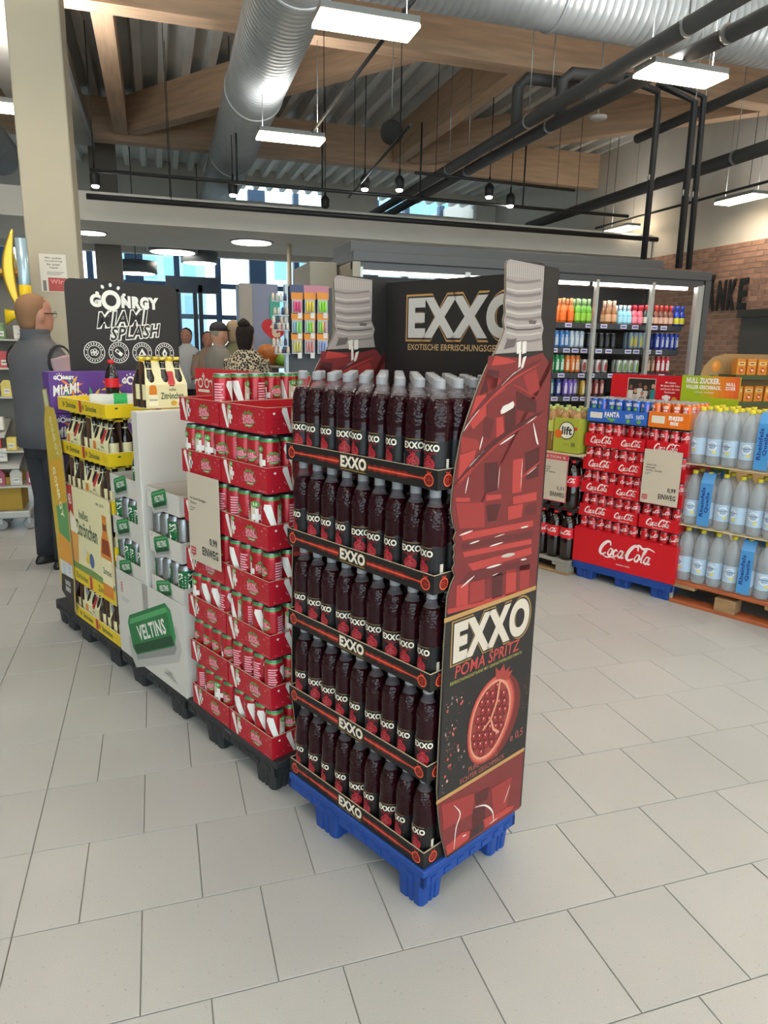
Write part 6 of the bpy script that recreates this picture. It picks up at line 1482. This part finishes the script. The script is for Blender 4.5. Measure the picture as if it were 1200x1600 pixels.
for i, (px, py) in enumerate([(437, 470), (440, 492), (438, 505), (441, 515), (438, 540), (442, 552)]):
    P = onY(px, py, 4.95); o = MB(); 
    for q in range(4): o.lathe([(.008, 0), (.012, .007), (.010, .04), (.004, .05)], 8, flat(['#c9b8a8', '#b9b4ae', '#d5d0c8', '#3a4058'][(i + q) % 4]), c=(-.045 + q * .027, 0, 0))
    o.box(-.055, .050, -.008, .03, -.006, 0, RK)
    tag(o.build('figurine_shelf', None, P), 'small shelf of figurines left of the peg stand, %s from the top' % ordn(i), 'figurines', 'figurine shelves by the peg stand')
MB_ = MB().tube([(onY(452, 400, 11.6).x, 11.6, 0), (onY(452, 400, 11.6).x, 11.6, 2.998)], .035, 10, mat('cream_pole', '#b5a98f', .5)).build('stand_pole'); tag(MB_, 'slim cream pole holding up the soffit behind the peg stand', 'pole')
# entrance portal and pillar behind
tag(MB().box(onY(149, 400, 13.2).x, onY(190, 400, 13.2).x, 13.2, 13.5, 0, 5.0, mat('taupe_pillar', '#7a7268', .7)).build('wall_column'), 'taupe wall column behind the black header', None, None, 'structure')
pr_ = tag(obj('door_2', None, None, (0, 15.2, 0)), 'dark framed sliding entrance door', None, None, 'structure'); DK = mat('portal_dark', '#232a33', .4)
xs = [onY(p, 500, 15.2).x for p in (262, 282, 303, 318, 345)]
MB().box(xs[0], xs[1], 0, .3, 0, 2.5, DK).build('door_post', pr_); MB().box(xs[2], xs[2] + .08, 0, .1, 0, 2.45, DK).build('door_post', pr_); MB().box(xs[3] - .08, xs[3], 0, .1, 0, 2.6, DK).build('door_post', pr_); MB().box(xs[0], xs[4], 0, .3, 2.45, 2.75, mat('portal_head', '#3d4856', .5)).build('door_head', pr_); MB().box(xs[1], xs[3], .02, .03, 0, 2.45, GLASS).build('door_leaf', pr_)
# ================================================================== PEOPLE
SKIN = mat('skin', '#c08a72', .55); SKIN2 = mat('skin_pale', '#c99a84', .55)
def ell(z, hw, hd, yo=0.0, n=20, xo=0.0): return [(xo + hw * math.cos(2 * math.pi * k / n), yo + hd * math.sin(2 * math.pi * k / n), z) for k in range(n)]
HEAD = [(1.44, .062, .062, -.015), (1.49, .058, .062, -.008), (1.515, .060, .080, .012), (1.54, .066, .094, .016), (1.575, .074, .100, .012), (1.61, .077, .102, .006), (1.645, .079, .103, .002), (1.68, .077, .100, -.002), (1.71, .066, .086, -.006), (1.73, .042, .056, -.008), (1.742, .010, .012, -.008)]
def person(name, label, loc, heading, s, skin, hair, top, legs, shoe, hairy=1.60, arms=((.22, .05, 1.12), (.20, .27, 1.02)), vest=None, hairscale=1.05, bun=False, cap=None, glasses=False, hem=.80, wide=1.0, vox=.011):
    t = thing(name, label, 'person', loc, -heading); t.scale = (s, s, s)
    mb = MB(); mb.loft([ell(*r[:2], r[2], r[3]) for r in HEAD], skin)
    mb.loft([ell(z, w * wide, d, 0) for z, w, d in ((.78, .15, .11), (.95, .15, .11), (1.1, .155, .11), (1.25, .175, .11), (1.37, .17, .10), (1.44, .10, .07), (1.47, .055, .055))], skin)
    for sx in (-1, 1):
        e = Vector((sx * arms[0][0], arms[0][1], arms[0][2])); wv = Vector((sx * arms[1][0], arms[1][1], arms[1][2])); sh = Vector((sx * .165 * wide, 0, 1.37))
        mb.tube(spline([sh, sh.lerp(e, .5), e, e.lerp(wv, .5), wv], 3), .04, 12, skin, rs=[.052 - .0022 * i for i in range(13)])
        d = (wv - e).normalized(); side = Vector((-sx, 0, 0)); up = d.cross(side)
        mb.tube([wv, wv + d * .05, wv + d * .095], .03, 10, skin, rs=[.026, .036, .030])
        for q, (o, L) in enumerate(((-.024, .065), (-.008, .078), (.008, .072), (.024, .058))):
            b0 = wv + d * .085 + up * o; mb.tube([b0, b0 + d * L * .5, b0 + d * L * .9 + side * .018], .009, 8, skin)
        b0 = wv + d * .03 - up * .026 + side * .012; mb.tube([b0, b0 + d * .03 - up * .02 + side * .015, b0 + d * .055 - up * .02 + side * .025], .0105, 8, skin)
        hp = Vector((sx * .085, 0, .86)); kn_ = Vector((sx * .095, .02, .47)); an = Vector((sx * .10, -.01, .08))
        mb.tube([hp, kn_, an, an + Vector((0, .02, -.05))], .05, 12, skin, rs=[.085, .058, .042, .04])
        mb.tube([an + Vector((0, -.05, -.045)), an + Vector((0, .06, -.05)), an + Vector((0, .15, -.06))], .03, 10, skin, rs=[.032, .036, .02])
        mb.lathe([(.004, -.011), (.026, -.008), (.031, 0), (.026, .008), (.004, .011)], 12, skin, T=Matrix.Translation((sx * .080, -.008, 1.605)) @ Matrix.Rotation(math.radians(90), 4, 'Y') @ Matrix.Diagonal((1.15, .75, 1, 1)))
    mb.tube([(0, .098, 1.632), (0, .116, 1.600), (0, .120, 1.588), (0, .105, 1.578)], .012, 8, skin, rs=[.008, .012, .015, .010])
    mb.tube([(-.022, .103, 1.548), (0, .110, 1.550), (.022, .103, 1.548)], .006, 8, skin, rs=[.004, .007, .004])
    body = mb.build('body', t); rm = body.modifiers.new('unite', 'REMESH'); rm.mode = 'VOXEL'; rm.voxel_size = vox; rm.use_smooth_shade = True
    sm = body.modifiers.new('soften', 'SMOOTH'); sm.factor = .5; sm.iterations = 3
    mb = MB()
    for sx in (-1, 1): mb.lathe([(.002, -.008), (.008, -.004), (.008, .004), (.002, .008)], 10, mat('eye', '#2a2320', .2), c=(sx * .030, .092, 1.622))
    mb.build('eyes', t)
    # hair
    if cap is None:
        hb_ = MB(); k = hairscale
        hb_.loft([ell(z, w * k, d * k, y) for z, w, d, y in ((hairy - .085, .050, .036, -.052), (hairy - .055, .060, .046, -.052), (hairy - .01, .070, .056, -.052), (1.625, .0775, .068, -.044), (1.66, .0805, .088, -.024), (1.70, .073, .088, -.014), (1.728, .048, .063, -.008), (1.746, .012, .014, -.008))], hair)
        ho = hb_.build('hair', t)
        if bun: MB().lathe([(.01 + .055 * math.sin(math.pi * i / 8), -.055 + .11 * i / 8) for i in range(9)], 14, hair, c=(0, -.06, 1.735)).build('hair_bun', t)
    else:
        MB().loft([ell(z, w, d, -.004) for z, w, d in ((1.655, .084, .108), (1.70, .081, .103), (1.735, .06, .08), (1.755, .02, .03))], cap).build('cap', t); MB().loft([ell(1.66, .07, .05, .11), ell(1.668, .068, .05, .108)], cap).build('cap_peak', t)
        MB().loft([ell(z, w, d, -.03) for z, w, d in ((1.55, .050, .040), (1.60, .066, .060), (1.66, .074, .080))], hair).build('hair', t)
    # clothes
    mb = MB(); mb.loft([ell(z, w * wide, d, y) for z, w, d, y in ((hem, .185, .150, 0), (.95, .180, .148, 0), (1.10, .188, .146, 0), (1.25, .205, .146, 0), (1.36, .205, .130, -.005), (1.42, .165, .105, -.008), (1.46, .105, .088, -.01), (1.485, .076, .080, -.008), (1.50, .072, .078, -.006))], vest or top); mb.build('vest' if vest else 'shirt', t)
    if vest:
        MB().loft([ell(z, w, d, -.008) for z, w, d in ((1.468, .090, .092), (1.50, .080, .086), (1.525, .080, .090), (1.53, .074, .083))], mat('vest_collar', '#55565c', .8), cap=False).build('collar', t)
        for sx in (-1, 1): MB().loft([[(sx * (.178 + dx) * wide, .080 * math.cos(q) * k2, 1.335 + .105 * math.sin(q) * k2) for q in [2 * math.pi * k / 16 for k in range(16)]] for dx, k2 in ((0, 1.0), (.014, 1.0), (.014, .86))], mat('armhole', '#2a2a2e', .8), cap=False).build('armhole_trim', t)
    for sx in (-1, 1):
        e = Vector((sx * (arms[0][0] + .005), arms[0][1], arms[0][2])); wv = Vector((sx * arms[1][0], arms[1][1], arms[1][2])); sh = Vector((sx * .165 * wide, 0, 1.365))
        MB().tube(spline([sh, sh.lerp(e, .35), e, e.lerp(wv, .55)], 4), .06, 14, top, rs=[.078, .077, .075, .073, .071, .069, .067, .066, .064, .062, .060, .058, .057]).build('sleeve', t)
    mb = MB()
    mb.loft([ell(z, w, d, 0) for z, w, d in ((.74, .155, .125), (.86, .172, .135), (.96, .165, .130))], legs)
    for sx in (-1, 1): mb.tube([(sx * .082, 0, .84), (sx * .088, .01, .65), (sx * .095, .02, .45), (sx * .10, .0, .25), (sx * .10, -.005, .06)], .08, 14, legs, rs=[.095, .088, .074, .066, .064])
    mb.build('trousers', t)
    for sx in (-1, 1): MB().loft([ell(z, w, d, .045, 16, sx * .10) for z, w, d in ((0, .046, .135), (.02, .048, .138), (.05, .044, .12), (.085, .038, .07))], shoe).build('shoe', t)
    if glasses:
        mb = MB()
        for sx in (-1, 1): mb.tube([(sx * .080, -.005, 1.625), (sx * .078, .09, 1.628), (sx * .055, .112, 1.625)], .003, 6, BLK); mb.ring(sx * .03, 0, .018, .021, Fr((0, .118, 1.622), -X_, Z_), BLK, 0, 16)
        mb.build('glasses', t)
    return t
JN = mat('dark_trousers', '#33343a', .85); SHB = mat('black_shoe', '#1c1b1b', .5)
person('person', 'person in a grey padded vest and pink shirt, seen from behind by the pillar', (-.70, 4.98, 0), math.radians(50), 1.0, SKIN, mat('short_fair_hair', '#8f6a4c', .8), mat('pink_shirt', '#b59aa0', .8, bump=.2, bscale=20), JN, SHB, vest=mat('grey_vest', '#5d5d61', .75, var=.06, vscale=5, bump=.25, bscale=9), hairy=1.61, hairscale=1.035, glasses=True, hem=.80, wide=1.20)
pat = mat('leaf_blouse', '#a89c86', .8)
nt = pat.node_tree; v = nt.nodes.new('ShaderNodeTexVoronoi'); v.inputs['Scale'].default_value = 46; tc = nt.nodes.new('ShaderNodeTexCoord'); nt.links.new(tc.outputs['Object'], v.inputs['Vector']); rp = nt.nodes.new('ShaderNodeValToRGB'); rp.color_ramp.elements[0].color = lin('#26241f'); rp.color_ramp.elements[0].position = .40; rp.color_ramp.elements[1].color = lin('#cfc4ab'); rp.color_ramp.elements[1].position = .62; nt.links.new(v.outputs['Distance'], rp.inputs[0]); nt.links.new(rp.outputs[0], nt.nodes['Principled BSDF'].inputs['Base Color'])
P = onY(385, 560, 7.25)
person('person', 'person with dark curly hair in a leaf patterned blouse near the entrance', (P.x, 7.25, 0), math.radians(25), .955, SKIN, mat('dark_curly_hair', '#251d1a', .9, bump=1.0, bscale=50), pat, JN, SHB, hairy=1.56, hairscale=1.16, bun=True, vox=.014)
P = onY(366, 560, 8.1)
person('person', 'person with fair hair in an olive shirt behind the patterned blouse', (P.x, 8.1, 0), math.radians(-10), .985, SKIN2, mat('sandy_hair', '#a08b70', .9), mat('olive_shirt', '#77785a', .85), JN, SHB, hairy=1.58, hairscale=1.06, vox=.014)
P = onY(343, 560, 8.0)
person('person', 'person in a dark cap and grey jacket waiting near the entrance', (P.x, 8.0, 0), math.radians(60), .965, SKIN2, mat('grey_hair', '#8d867c', .9), mat('grey_jacket', '#7c7a74', .85), JN, SHB, cap=mat('dark_cap', '#38363a', .8), vox=.014)
P = onY(293, 570, 11.5)
person('person', 'person in a white shirt far back at the sliding door', (P.x, 11.5, 0), math.radians(200), .97, SKIN, mat('black_hair', '#1d1917', .9), mat('white_shirt', '#cfd3d6', .8), JN, SHB, vox=.016)
P = onY(326, 565, 11.0)
person('person', 'person with dark hair partly hidden behind the grey jacket', (P.x, 11.0, 0), math.radians(180), .94, SKIN, mat('brown_hair', '#3a2a22', .9), mat('beige_top', '#a08a7a', .8), JN, SHB, vox=.016)
